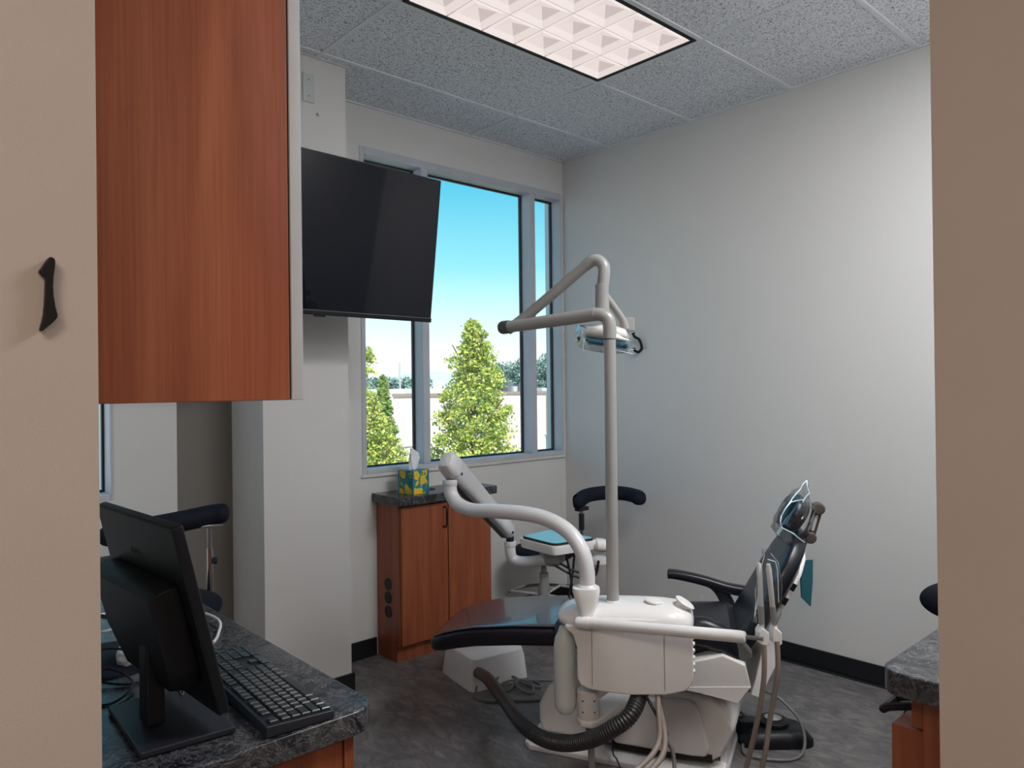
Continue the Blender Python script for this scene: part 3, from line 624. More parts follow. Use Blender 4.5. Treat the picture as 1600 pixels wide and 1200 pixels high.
# back
bdir = V((0, 0, 1))*math.cos(.51)-FC.A*math.sin(.51); bn = (FC.B.cross(bdir)).normalized()
if bn.dot(FC.A) > 0: bn = -bn
bb = FC.p(-.30, 0, .435)
rs = []
for s, w, th in ((0, .20, .02), (.02, .215, .04), (.12, .225, .045), (.25, .225, .045), (.36, .218, .045), (.43, .20, .044), (.48, .165, .042), (.515, .125, .038), (.535, .085, .028), (.542, .03, .010)):
    rs.append(se(bb+bdir*s*1.02+bn*.036, FC.B, bn, w, th*.80, 40, 4.5))
obj('backrest', rings(B(), rs), M['vinyl'], ch)
rs = [se(bb+bdir*s+bn*(.080+o_), FC.B, bn, w, .012, 28, 4) for s, w, o_ in ((.10, .12, -.01), (.16, .17, 0), (.30, .185, .004), (.42, .17, .002), (.47, .13, -.004), (.50, .05, -.012))]
shell = obj('back_shell', rings(B(), rs), M['white'], ch, label='white control shell on the rear of the back')
for z_ in (.31, .37):
    c = bb+bdir*z_+bn*.079+FC.B*.187; obj('switch', prism(B(), [c+bdir*x+bn*y for x, y in ((-.014, -.007), (.014, -.007), (.014, .009), (-.014, .009))], FC.B*.004), M['blackpl'], shell)
# headrest
hc = FC.p(-.575, 0, .960)
rs = [se(hc+FC.B*(.115*s), (Z*.86-FC.A*.5).normalized(), (Z*.5+FC.A*.86).normalized(), .074*max(.1, (1-abs(s)**3)**.5), .046*max(.1, (1-abs(s)**3)**.5), 24, 2.6) for s in np.linspace(-1, 1, 15)]
obj('headrest', rings(B(), rs), M['vinyl'], ch)
g1 = FC.p(-.660, .05, .988); g2 = FC.p(-.628, .05, .878)
gl = obj('glide_bar', tube(B(), [g1, g2], .0185, 16), M['taupe'], ch, label='bronze headrest glide bar')
for p in (g1, g2): obj('end_cap', lathe(B(), p-FC.B*.02, [(.019, 0), (.022, .003), (.022, .045), (.018, .05), (0, .051)], FC.B, 20), M['taupe'], gl)
obj('bar_label', prism(B(), [g1*.78+g2*.22+FC.B*.0185+v for v in (FC.A*.0055, -FC.A*.0055)]+[g1*.25+g2*.75+FC.B*.0182+v for v in (-FC.A*.0055, FC.A*.0055)], FC.B*.002), M['edge'], gl)
# far armrest: pad and curved support
pa = [(-.085, .618), (-.10, .622), (-.16, .615), (-.25, .597), (-.34, .572), (-.42, .560)]
cen = crom([FC.p(a, -.315, z) for a, z in pa], 6); m_ = len(cen); rs = []
for i, p in enumerate(cen):
    s = i/(m_-1); k = min(1, .25+s*9); rs.append(se(p, FC.B, Z, .028*k, .019*k*(1+.25*s), 18, 3))
ar = obj('armrest', rings(B(), rs), M['vinyl'], ch)
cen = crom([FC.p(a, -.315, z) for a, z in ((-.24, .585), (-.30, .565), (-.335, .52), (-.35, .46), (-.352, .40), (-.35, .35))], 6)
rs = [se(p, FC.B, FC.A, .014, .012+.020*math.sin(PI*min(1, .25+.75*i/(len(cen)-1))), 16, 3) for i, p in enumerate(cen)]
obj('armrest_support', rings(B(), rs), M['darkpl'], ar)
obj('hinge_bracket', fprism(B(), FC, [(-.22, .47), (-.30, .505), (-.33, .515), (-.36, .50), (-.36, .45), (-.24, .45)], -.285, -.235), M['lgrey'], ch, bevel=.004, seg=2)
# near armrest folded down: hip bolster beside the seat
rs = [se(FC.p(a, .255, z), FC.B, Z, w, h, 20, 2.6) for a, z, w, h in ((-.10, .535, .01, .01), (-.13, .545, .03, .035), (-.18, .56, .036, .05), (-.24, .557, .038, .055), (-.30, .535, .036, .055), (-.345, .50, .03, .05), (-.37, .47, .012, .02))]
obj('armrest', rings(B(), rs), M['vinyl'], ch)

# clear film bag over the headrest
bmg = B(); rs = []
hb = hc
for i, (s, w, d) in enumerate(((-.115, .12, .035), (-.10, .135, .055), (-.05, .145, .062), (0, .146, .062), (.045, .13, .052), (.075, .10, .032), (.10, .05, .016), (.125, .02, .008))):
    cc = hb + (Z*.9-FC.A*.42)*s; n_ = 40; r = []
    for k in range(n_):
        a = 2*PI*k/n_; wr = 1+.10*math.sin(7*a+i*1.3)+.06*math.sin(13*a+i*2.1)
        r.append(cc+FC.B*(w*wr*math.cos(a))+(Z*.4+FC.A*.9)*(d*wr*math.sin(a))-FC.A*(.018 if s < .05 else .0))
    rs.append(r)
rings(bmg, rs, False)
t = obj('headrest_bag', bmg, M['bag'], smooth=40); tag(t, 'crinkled clear plastic bag pulled over the headrest of the dental chair', 'plastic bag')
bmf = B()
for a0, z0, b0, a1, z1, b1 in ((-.545, 1.0, .10, -.60, 1.055, .03), (-.60, 1.055, .03, -.628, 1.085, .0), (-.628, 1.085, 0, -.632, 1.04, .03), (-.632, 1.04, .03, -.60, 1.01, .08), (-.52, .965, .12, -.56, 1.02, .10), (-.52, .965, .12, -.518, .925, .13), (-.518, .925, .13, -.56, .905, .14), (-.56, .905, .14, -.60, .87, .12), (-.55, 1.01, .09, -.61, 1.02, .06)):
    tube(bmf, crom([FC.p(a0, b0, z0), FC.p((a0+a1)/2+.004, (b0+b1)/2+.01, (z0+z1)/2+.003), FC.p(a1, b1, z1)], 4), .0024, 6)
obj('film_fold', bmf, M['fold'], t)
# teal cloth hanging behind the back
t = obj('teal_cloth', prism(B(), [FC.p(-.592, .10, .800), FC.p(-.640, .02, .785), FC.p(-.638, .02, .70), FC.p(-.630, .02, .606), FC.p(-.590, .08, .655), FC.p(-.585, .10, .72)], FC.A*(-.004)+FC.B*.003), M['teal'], bevel=.001, seg=1)
tag(t, 'teal cloth flap hanging behind the upright back of the dental chair', 'cloth')

# ------------------------------------------------------------------ dental unit beside the chair
FU = Fr((1.890, 1.501, 0), 124)   # a: towards the toe end, b: 0 near face, negative away
un = thing('dental_unit', 'white side delivery unit with dome top, bottle and horizontal instrument arm', 'dental unit', (1.93, 1.58, 0))
pr_ = [(.012, .458), (.10, .461), (.15, .466), (.175, .478), (.185, .50), (.186, .60), (.198, .640), (.225, .662), (.225, .672), (-.183, .680), (-.187, .66), (-.187, .53), (-.180, .505), (-.160, .485), (-.10, .468)]
obj('body', fprism(B(), FU, pr_, -.205, -.004), M['cream'], un, bevel=.016, seg=4)
def dring(z, a0, a1, b0, b1, e, sl=0):
    r = se(FU.p((a0+a1)/2, (b0+b1)/2, z), FU.A, FU.B, (a1-a0)/2, (b1-b0)/2, 64, e)
    return [p+Z*sl*((p-FU.o).dot(FU.A)) for p in r]
dm = [(.660, -.180, .235, -.200, -.012, 5, 0), (.668, -.188, .252, -.206, -.002, 4.5, .0), (.685, -.190, .262, -.208, 0, 4.2, 0), (.700, -.188, .258, -.206, -.002, 4, -.01), (.715, -.180, .243, -.200, -.010, 3.6, -.02), (.727, -.165, .215, -.188, -.025, 3.2, -.03), (.736, -.13, .17, -.168, -.045, 2.9, -.03), (.740, -.06, .10, -.14, -.075, 2.5, -.03)]
obj('dome_top', rings(B(), [dring(*q_) for q_ in dm]), M['white'], un, smooth=60)
shp = [(.694, -.183, -.005, -.200, -.012, 3.4, 0), (.716, -.178, -.012, -.194, -.018, 3.0, 0), (.732, -.165, -.025, -.18, -.034, 2.8, .02), (.740, -.14, -.05, -.155, -.06, 2.4, .03)]
obj('control_ledge', rings(B(), [dring(*q_) for q_ in shp]), M['white'], un, smooth=60)
for a, b, r, h, tl in ((-.062, -.085, .031, .737, .12), (-.158, -.085, .034, .738, .62)):
    obj('round_cap', lathe(B(), FU.p(a, b, h), [(r*.7, -.03), (r*.75, 0), (r, .004), (r*1.02, .009), (r*.9, .012), (0, .0125)], Z-FU.A*tl, 28), M['whitehi'], un)
obj('seam', fbox(B(), FU, (.135, -.006, .478), (.1365, -.0032, .66)), M['caster'], un)
obj('seam', fbox(B(), FU, (-.098, -.006, .482), (-.0965, -.0032, .665)), M['caster'], un)
for i in range(6): obj('vent_rib', lathe(B(), FU.p(-.185, -.05, .535+i*.022), [(0, .008), (.006, .007), (.009, 0)], -FU.A, 12), M['white'], un)
# water bottle
bo_ = V((1.828, 1.748, 0))
obj('water_bottle', lathe(B(), bo_, [(.004, .345), (.022, .347), (.036, .365), (.038, .39), (.038, .575), (.034, .602), (.024, .622), (.018, .64)]), M['bottle'], un, label='milky pressurised water bottle')
# pivot drum and arm to the base
pv = V((1.871, 1.683, 0))
obj('pivot_drum', lathe(B(), pv, [(.036, .340), (.038, .345), (.037, .43), (.030, .435)]), M['cream'], un)
for z_ in (.368, .405):
    for da in (-.6, .5):
        d_ = V((-math.cos(.83+da), -math.sin(.83+da), 0)); obj('drum_screw', lathe(B(), pv+d_*.036+Z*z_, [(.003, 0), (.003, .002), (0, .0021)], d_, 8), M['gap'], un)
arm2 = [(pv.x-.03, pv.y+.03), (pv.x-.045, pv.y-.005), (pv.x-.03, pv.y-.038), (pv.x, pv.y-.046), (2.22, 1.70), (2.22, 1.80), (pv.x+.03, pv.y+.045)]
obj('mount_arm', prism(B(), [(x, y, .318) for x, y in arm2], (0, 0, .022)), M['cream'], un, bevel=.006, seg=3)
obj('conduit', tb([pv+Z*.31, pv+V((.01, .0, .25)), pv+V((.04, .02, .12)), pv+V((.06, .03, .06))], .012, 10), M['greyen'], un)
# joint that carries the tray arm and the horizontal arm
jt = V((1.815, 1.633, 0))
rs = []
for z_, w, d in ((.690, .020, .020), (.705, .022, .021), (.72, .026, .023), (.76, .040, .030), (.785, .046, .034), (.795, .044, .034)):
    rs.append(se(jt+V((0.008*(z_-.69)/.1, .01*(z_-.69)/.1, z_)), V((.69, -.72, 0)), V((.72, .69, 0)), w, d, 28, 3.4))
obj('arm_joint', rings(B(), rs), M['whitehi'], un)
hb0 = V((1.793, 1.640, .686)); hb1 = V((1.922, 1.120, .733))
dh = (hb1-hb0).normalized()
obj('horizontal_arm', lathe(B(), hb0-dh*.012, [(.012, -.004), (.0165, 0), (.018, .02), (.0175, (hb1-hb0).length-.0), (.0155, (hb1-hb0).length+.010), (.010, (hb1-hb0).length+.013)], dh, 24), M['white'], un)
obj('arm_collar', lathe(B(), hb0-dh*.014, [(.016, 0), (.0195, .003), (.0195, .045), (.018, .05)], dh, 24), M['white'], un)
obj('arm_riser', tb([V((1.809, 1.632, .685)), V((1.812, 1.633, .70))], .009, 14), M['gap'], un)
ho = V((1.946, 1.062, .742))
obj('arm_rod', tb([hb1, hb1+dh*.05], .006, 10), M['steel'], un)
hd = V((.72, -.69, 0)); hv = V((.69, .72, 0))
for k_, (off, w) in enumerate(((-.012, .015), (.026, .013))):
    c = ho+hd*off
    o = obj('holder_cradle', prism(B(), [c+hd*x+Z*z for x, z in ((-w, -.018), (-w, .012), (-w*.4, .026), (w, .010), (w, -.022), (0, -.028))], hv*.04), M['white'], un, bevel=.003, seg=2)
    p0 = c + hv*.02
    tip = obj('instrument', lathe(B(), p0+Z*.0, [(.007, -.02), (.008, 0), (.007, .05), (.006, .075), (.0075, .08), (.0078, .19), (.005, .205)], (V((-.02, .02, 1)) if k_ == 0 else V((-.10, .04, 1))), 14), M['whitehi'], un)
    obj('instrument_grip', lathe(B(), p0, [(.0085, .03), (.0085, .082), (.007, .084)], (V((-.02, .02, 1)) if k_ == 0 else V((-.10, .04, 1))), 14), M['greyen'], tip)
obj('instrument_hose', tb([(1.940, 1.073, .72), (1.940, 1.075, .62), (1.942, 1.10, .485), (1.950, 1.14, .341), (1.955, 1.18, .20), (1.99, 1.25, .10), (2.05, 1.36, .05), (2.12, 1.50, .06)], .0075, 12), M['beige'], un)
obj('instrument_hose', tb([(1.965, 1.047, .73), (1.963, 1.045, .64), (1.962, 1.07, .50), (1.955, 1.09, .367), (1.96, 1.15, .19), (2.0, 1.24, .08), (2.08, 1.36, .04), (2.14, 1.50, .05)], .0075, 12), M['beige'], un)
for pts, r, mm in (([(1.97, 1.46, .50), (1.935, 1.44, .44), (1.900, 1.41, .36), (1.85, 1.395, .33), (1.79, 1.40, .305), (1.72, 1.41, .28), (1.68, 1.44, .20), (1.74, 1.56, .06), (1.83, 1.66, .03)], .0085, 'beige'),
                   ([(1.985, 1.47, .50), (1.95, 1.45, .44), (1.925, 1.41, .36), (1.88, 1.385, .315), (1.81, 1.385, .285), (1.75, 1.39, .26), (1.72, 1.43, .18), (1.78, 1.55, .06), (1.86, 1.64, .03)], .0095, 'beige'),
                   ([(2.0, 1.48, .50), (1.965, 1.455, .44), (1.945, 1.42, .34), (1.955, 1.40, .29), (1.93, 1.38, .235), (1.87, 1.37, .215), (1.81, 1.375, .235), (1.82, 1.385, .28)], .0065, 'cord'),
                   ([(1.93, 1.50, .47), (1.93, 1.44, .40), (1.95, 1.42, .35), (2.0, 1.46, .29)], .005, 'cordb')):
    obj('tubing', tb(pts, r, 12), M[mm], un)

# clear sleeve on the instruments
bmg = B(); rs = []
for i, (z_, w, d) in enumerate(((.775, .034, .018), (.80, .036, .020), (.88, .036, .018), (.95, .026, .013), (.975, .012, .007), (.988, .018, .009))):
    r = []
    for k in range(32):
        a = 2*PI*k/32; wr = 1+.14*math.sin(5*a+i*1.7); c = ho+hv*.02+hd*(.0+.004*i-.012*(i > 3))
        r.append(V((c.x, c.y, z_-.0))+hd*(w*wr*math.cos(a))+hv*(d*wr*math.sin(a)))
    rs.append(r)
rings(bmg, rs, False); t = obj('instrument_sleeve', bmg, M['bag'], smooth=40); tag(t, 'clear plastic sleeve covering the two upright white instruments', 'plastic sleeve')
bmf = B(); c = ho+hv*.0
for p, q_ in (((-.033, .82), (-.018, .94)), ((-.018, .94), (-.008, .975)), ((.028, .93), (.022, .955)), ((.030, .84), (.028, .93)), ((.022, .955), (.0, .962))):
    tube(bmf, [V((c.x, c.y, p[1]))+hd*p[0], V((c.x, c.y, q_[1]))+hd*q_[0]], .0012, 6)
obj('sleeve_fold', bmf, M['fold'], t)

# ------------------------------------------------------------------ operating lamp on its pole
lp = thing('operating_lamp', 'tall dental operating lamp pole with folded double arm above the unit', 'dental lamp', (1.915, 1.612, .72))
obj('pole', lathe(B(), (1.917, 1.608, 0), [(.0205, .72), (.0205, 1.615)]), M['greyen'], lp)
obj('pole_collar', lathe(B(), (1.917, 1.608, 0), [(.027, .718), (.029, .722), (.027, .736), (.022, .742)]), M['lgrey'], lp)
obj('pole_elbow', tb([(1.917, 1.608, 1.618), (1.918, 1.608, 1.655), (1.915, 1.613, 1.684), (1.905, 1.628, 1.699), (1.893, 1.655, 1.703)], .0225, 18), M['greyen'], lp)
obj('joint_ring', lathe(B(), (1.917, 1.608, 1.612), [(.019, 0), (.019, .008)]), M['gap'], lp)
def vadd(*a): return tuple(a)
obj('lower_arm', tb([(1.895, 1.650, 1.703), (1.850, 1.83, 1.690), (1.806, 2.006, 1.679)], lambda s: .0235-.002*s, 18, 4), M['greyen'], lp)
obj('arm_end_cap', lathe(B(), (1.810, 1.990, 1.680), [(.024, 0), (.0245, .03), (.020, .04), (0, .041)], (-.25, .97, -.06), 20), M['caster'], lp)
obj('upper_arm', tb([(1.838, 2.03, 1.672), (1.876, 1.94, 1.735), (1.952, 1.728, 1.893)], lambda s: .0195, 18, 4), M['greyen'], lp)
obj('upper_elbow', tb([(1.948, 1.742, 1.884), (1.957, 1.716, 1.899), (1.967, 1.694, 1.897), (1.973, 1.678, 1.875), (1.971, 1.677, 1.84), (1.968, 1.680, 1.80)], .0215, 18), M['greyen'], lp)
obj('drop_tube', lathe(B(), (1.9665, 1.682, 0), [(.0225, 1.705), (.0265, 1.71), (.0235, 1.80), (.0245, 1.805), (.0245, 1.812), (.021, 1.813)]), M['greyen'], lp)
obj('yoke', tb([(1.970, 1.682, 1.790), (1.985, 1.675, 1.77), (2.02, 1.663, 1.725), (2.045, 1.655, 1.69), (2.055, 1.652, 1.66)], lambda s: .011+.004*s, 12), M['greyen'], lp)
obj('yoke_block', fbox(B(), Fr((2.075, 1.66, 1.675), -42.4), (-.024, -.02, -.022), (.024, .02, .026)), M['greyen'], lp, bevel=.003, seg=2)
Fh = Fr((2.020, 1.723, 1.632), -42.4)   # along the image
rs = [se(Fh.p(a, 0, .012-.14*a+dz), Fh.B, Z, w, h, 22, 2.8) for a, dz, w, h in ((-.075, .0, .03, .012), (-.066, .0, .055, .022), (-.03, .004, .07, .028), (.03, .006, .07, .030), (.072, .004, .06, .024), (.088, 0, .03, .010))]
hh = obj('lamp_head', rings(B(), rs), M['cream'], lp)
rs = [se(Fh.p(a, -.01, -.020-.14*a), Fh.B, Z, w, h, 20, 3) for a, w, h in ((-.068, .03, .006), (-.06, .05, .013), (.074, .05, .013), (.084, .03, .006))]
obj('lamp_glass', rings(B(), rs), M['bluelens'], hh, label='dark blue lamp lens')
obj('side_knob', lathe(B(), Fh.p(-.082, 0, -.005), [(.010, 0), (.010, .012), (0, .013)], -Fh.A, 14), M['blackpl'], hh)
bmg = B(); rs = []
for i, (a, w, h) in enumerate(((-.10, .03, .014), (-.085, .06, .036), (-.04, .08, .044), (.03, .08, .045), (.08, .066, .036), (.10, .03, .012))):
    rs.append([Fh.p(a, 0, -.004-.14*a)+Fh.B*(w*(1+.1*math.sin(6*q_+i*2))*math.cos(q_))+Z*(h*(1+.15*math.sin(5*q_+i))*math.sin(q_)) for q_ in np.linspace(0, 2*PI, 30, endpoint=False)])
rings(bmg, rs, False); t = obj('lamp_cover', bmg, M['bag'], smooth=40); tag(t, 'clear plastic film wrapped around the operating lamp head', 'plastic film')
bmf = B()
for a0, z0, a1, z1 in ((-.10, .0, -.085, .035), (-.09, -.02, -.078, .02), (-.085, .035, -.065, .02), (-.078, -.05, -.078, .0), (.08, -.05, .10, -.045), (.03, -.045, .095, -.062)): tube(bmf, [Fh.p(a0, -.05, z0), Fh.p(a1, -.055, z1)], .0018, 6)
obj('film_fold', bmf, M['fold'], t)

# ------------------------------------------------------------------ tray arm
ta = thing('tray_arm', 'bent white tube arm with jointed flex arm carrying the instrument tray', 'dental arm', (1.833, 1.648, .79))
tp = [(1.833, 1.648, .795), (1.833, 1.647, .84), (1.829, 1.662, .905), (1.823, 1.715, .965), (1.811, 1.800, 1.000), (1.785, 1.894, 1.013), (1.754, 2.030, 1.010), (1.739, 2.135, 1.004), (1.729, 2.205, 1.022), (1.725, 2.240, 1.058), (1.725, 2.246, 1.105)]
obj('lower_tube', tb(tp, .0262, 22), M['lgrey'], ta)
obj('tube_collar', lathe(B(), (1.833, 1.648, 0), [(.028, .783), (.034, .786), (.034, .797), (.028, .803)]), M['lgrey'], ta)
obj('top_ring', lathe(B(), (1.725, 2.246, 0), [(.0265, 1.085), (.0285, 1.088), (.0285, 1.106), (.0265, 1.109)]), M['lgrey'], ta)
obj('swivel_neck', tb([(1.725, 2.246, 1.10), (1.725, 2.246, 1.145)], .016, 16), M['steel'], ta)
f0 = V((1.718, 2.236, 1.168)); f1 = V((2.205, 2.441, .815)); fd = (f1-f0).normalized(); fs = fd.cross(Z).normalized(); fu = fs.cross(fd).normalized()
rs = [se(f0+fd*s, fs, fu, w, h, 28, 3.0) for s, w, h in ((-.045, .006, .010), (-.04, .022, .028), (-.02, .034, .042), (.01, .036, .045), (.05, .036, .045), (.30, .033, .040), (.55, .030, .035), (.63, .028, .032), (.645, .020, .024), (.65, .006, .01))]
fa = obj('flex_arm', rings(B(), rs), M['lgrey'], ta)
obj('under_channel', prism(B(), [f0+fd*.06-fu*.036+fs*.015, f0+fd*.60-fu*.030+fs*.015, f0+fd*.60-fu*.030-fs*.015, f0+fd*.06-fu*.036-fs*.015], -fu*.016), M['caster'], fa, bevel=.003, seg=2)
obj('arm_seam', tube(B(), [p for p in se(f0+fd*.03, fs, fu, .0362, .0452, 28, 3.0)], .0012, 6, closed=True), M['greyen'], fa)
for s, off in ((.045, -1), (.60, -1)):
    c = f0+fd*s; d_ = (V((0, 0, 1.46))-c); d_ = (d_-fd*d_.dot(fd)-fu*d_.dot(fu)).normalized(); obj('arm_screw', lathe(B(), c+d_*.033-fu*.016, [(.006, 0), (.006, .004), (0, .0042)], d_, 12), M['gap'], fa)
obj('lower_neck', tb([(2.212, 2.446, .80), (2.216, 2.449, .755)], .018, 14), M['darkpl'], ta)
obj('elbow_ring', lathe(B(), (2.216, 2.449, 0), [(.0245, .748), (.027, .750), (.027, .768), (.024, .771)]), M['lgrey'], ta)
obj('lower_elbow', tb([(2.216, 2.449, .765), (2.216, 2.449, .725), (2.224, 2.443, .692), (2.245, 2.41, .680), (2.27, 2.34, .690), (2.30, 2.29, .705)], .0245, 20), M['lgrey'], ta)
obj('tray_hub', lathe(B(), (2.325, 2.29, 0), [(.03, .672), (.052, .69), (.060, .735), (.05, .745)]), M['greyen'], ta)
tz = .79
tray = [(2.252, 2.420), (2.450, 2.425), (2.456, 2.150), (2.232, 2.190)]
def inset(P, k): c = (sum(p[0] for p in P)/4, sum(p[1] for p in P)/4); return [(c[0]+(x-c[0])*k, c[1]+(y-c[1])*k) for x, y in P]
def rpoly(P, r, n=4):
    out = []; m = len(P)
    for i in range(m):
        p = V((*P[i], 0)); a = (V((*P[i-1], 0))-p).normalized(); b = (V((*P[(i+1) % m], 0))-p).normalized()
        for k in range(n+1):
            t_ = k/n; q0 = p+a*r*(1-t_); q1 = p+b*r*t_; q_ = q0*(1-t_)+q1*t_; out.append((q_.x, q_.y))
    return out
tr = thing('instrument_tray', 'white instrument tray lined with pale blue paper above the legrest', 'tray', (2.35, 2.29, .745))
obj('tray_body', rings(B(), [[V((x, y, z_)) for x, y in rpoly(inset(tray, k), .03)] for z_, k in ((.742, .98), (.745, 1.04), (.775, 1.08), (.783, 1.07))]), M['white'], tr)
obj('tray_rim', rings(B(), [[V((x, y, z_)) for x, y in rpoly(inset(tray, k), .03)] for z_, k in ((.783, .99), (.793, .985), (.793, .96))]), M['gasket'], tr)
obj('tray_liner', rings(B(), [[V((x, y, z_)) for x, y in rpoly(inset(tray, k), .03)] for z_, k in ((.7932, .955), (.7945, .95))]), M['blue'], tr)
obj('tray_handle', rings(B(), [se((2.475+.01*s, 2.135-.018*s, .760), V((.7, .7, 0)), Z, .05*k, .028*k, 20, 2.6) for s, k in ((-1.6, .7), (-1, 1), (0, 1), (.8, .9), (1.3, .6), (1.5, .15))]), M['white'], tr)
for p0, p1 in (((2.33, 2.22, .745), (2.36, 2.20, .54)), ((2.37, 2.20, .745), (2.345, 2.215, .54)), ((2.43, 2.17, .745), (2.425, 2.165, .57))):
    obj('handpiece_cord', tb([p0, tuple((V(p0)+V(p1))/2+V((.006, .0, 0))), p1], .005, 8, 4), M['cordb'], tr)
for dz in (0, -.022): obj('cord_loop', tb([(2.30, 2.26, .705+dz), (2.36, 2.21, .66+dz), (2.41, 2.18, .64+dz), (2.46, 2.16, .65+dz), (2.47, 2.15, .69)], .0055, 8, 5), M['cordb'], tr)

# ------------------------------------------------------------------ floor services
t = thing('floor_box', 'white utility box on the floor under the legrest', 'utility box', (2.45, 2.86, 0))
bq = [(2.235, 2.735), (2.56, 2.685), (2.735, 2.875), (2.285, 3.09)]
bq = [(2.222, 2.742), (2.548, 2.690), (2.660, 2.90), (2.285, 3.075)]
obj('cover', rings(B(), [[V((x, y, z_)) for x, y in rpoly(inset(bq, k), .04)] for z_, k in ((0, 1), (.01, 1), (.115, .93), (.145, .88), (.152, .80))]), M['white'], t)
def nq(s): return .030
path = crom([(1.975, 1.53, .475), (1.94, 1.515, .45), (1.872, 1.505, .400), (1.835, 1.553, .351), (1.832, 1.649, .285), (1.829, 1.762, .236), (1.836, 1.879, .213), (1.874, 2.019, .205), (1.964, 2.209, .200), (2.061, 2.391, .180), (2.15, 2.54, .150), (2.245, 2.70, .10), (2.27, 2.75, .085)], 120)
m_ = len(path); lens_ = [0]
for a, b in zip(path, path[1:]): lens_.append(lens_[-1]+(b-a).length)
tot = lens_[-1]
def hr(s):
    i = s*(m_-1); L = lens_[int(min(i, m_-1))]
    fade = max(0, min(1, (.85-L)/.35)); return .0262+.0016*fade*math.sin(2*PI*L/.0098)
tt = obj('vacuum_hose', tube(B(), path, hr, 18), M['hose'], smooth=80); tag(tt, 'thick black corrugated hose sweeping from the unit down to the floor box', 'hose')
zc = .006
def fc(label, pts, r, m, k=7): o = obj('extension_lead', tb(pts, r, 8, k), M[m]); tag(o, label, 'cord'); return o
fc('grey cord coiled in loops on the floor beside the floor box', [(2.33, 2.70, zc+.03), (2.40, 2.73, zc+.035), (2.46, 2.70, zc+.02), (2.46, 2.62, zc+.01), (2.50, 2.56, zc), (2.53, 2.60, zc), (2.51, 2.66, zc+.008), (2.44, 2.67, zc+.012), (2.38, 2.64, zc), (2.34, 2.66, zc), (2.38, 2.70, zc+.01), (2.46, 2.66, zc+.02), (2.47, 2.58, zc+.01), (2.42, 2.54, zc), (2.40, 2.60, zc+.01), (2.44, 2.66, zc+.018), (2.52, 2.63, zc+.01), (2.60, 2.57, zc), (2.66, 2.48, zc)], .0055, 'cord')
fc('dark cord bowing over the floor from the floor box to the chair base', [(2.235, 2.72, zc+.03), (2.20, 2.68, zc), (2.22, 2.61, zc), (2.29, 2.55, zc), (2.38, 2.47, zc), (2.50, 2.43, zc)], .0065, 'cord')
fc('thin black cord crossing the white base plate', [(2.20, 1.86, .10), (2.185, 1.84, .05), (2.17, 1.81, .044), (2.15, 1.77, .02), (2.13, 1.74, zc-.002)], .003, 'cordb')
t = thing('foot_pedal', 'black foot control pedal with round steel disc on the floor behind the chair base', 'foot pedal', (2.84, 1.54, 0))
Fp = Fr((2.83, 1.53, 0), 0)
obj('pedal_base', rings(B(), [se((2.83, 1.53, z_), V((.74, -.67, 0)), V((.67, .74, 0)), w, w*.62, 32, 4) for z_, w in ((0, .15), (.02, .15), (.05, .125), (.06, .10))]), M['blackpl'], t)
obj('pedal_disc', lathe(B(), (2.84, 1.535, .06), [(.05, 0), (.062, .004), (.062, .016), (.056, .02), (0, .022)]), M['blackpl'], t)
obj('disc_cap', lathe(B(), (2.84, 1.535, .0825), [(.034, 0), (.034, .004), (.02, .008), (0, .008)]), M['chrome'], t, label='shiny steel disc cap')
obj('pedal_guard', rings(B(), [se((2.755, 1.60, z_), V((.74, -.67, 0)), V((.67, .74, 0)), .045, .03, 20, 4) for z_ in (0, .085)]), M['blackpl'], t, bevel=.004, seg=2)
obj('pedal_cord', tb([(2.80, 1.60, .06), (2.74, 1.66, .13), (2.76, 1.62, .19), (2.80, 1.52, .20), (2.82, 1.42, .13), (2.80, 1.38, .05), (2.74, 1.38, .01), (2.66, 1.43, .01), (2.62, 1.53, .01), (2.68, 1.58, .01)], .006, 8), M['cord'], t)
t = thing('valve_fitting', 'small chrome valve fitting at the rear corner of the chair base', 'valve', (2.76, 1.74, 0))
obj('valve_body', lathe(B(), (2.76, 1.735, 0), [(.03, 0), (.03, .02), (.02, .03), (.02, .07), (.026, .075), (.026, .10), (.012, .11)]), M['chrome'], t)
obj('valve_tap', lathe(B(), (2.76, 1.735, .06), [(.012, 0), (.012, .04), (.018, .045), (.016, .06)], (.5, -.8, .1), 12), M['chrome'], t)

# ------------------------------------------------------------------ outside the windows
AZ0 = 47.57
def out(px, d, z=0):        # plan position from a compass bearing and a distance along the view axis
    u = (px-800)/1152.4; return V((fw.x*d+rt.x*u*d, fw.y*d+rt.y*u*d, z))
GZ = -3.4
Mx = dict(ground=mat('asphalt_yard', (.42, .39, .36), .9, var=.1, vscale=.3), stucco=mat('cream_stucco', (.66, .56, .50), .9, var=.03, vscale=.6), stucco2=mat('pale_stucco', (.68, .61, .56), .9),
          band=mat('brown_coping', (.26, .20, .17), .8), roof=mat('white_roofing', (.62, .58, .54), .9), ac=mat('grey_equipment', (.42, .44, .45), .6), acd=mat('dark_equipment', (.12, .13, .14), .7), bark=mat('bark', (.12, .09, .06), .9),
          utility=mat('pale_green_metal', (.30, .36, .32), .6), hill=mat('hill_scrub', (.16, .24, .22), .95, var=.35, vscale=.05), hillf=mat('distant_hills', (.46, .57, .58), 1, var=.06, vscale=.01))  # distance haze is mixed into the pale hill colours
gnd = obj('ground', bx((-300, 3.9, GZ-.3), (420, 420, GZ)), Mx['ground']); struct(gnd)
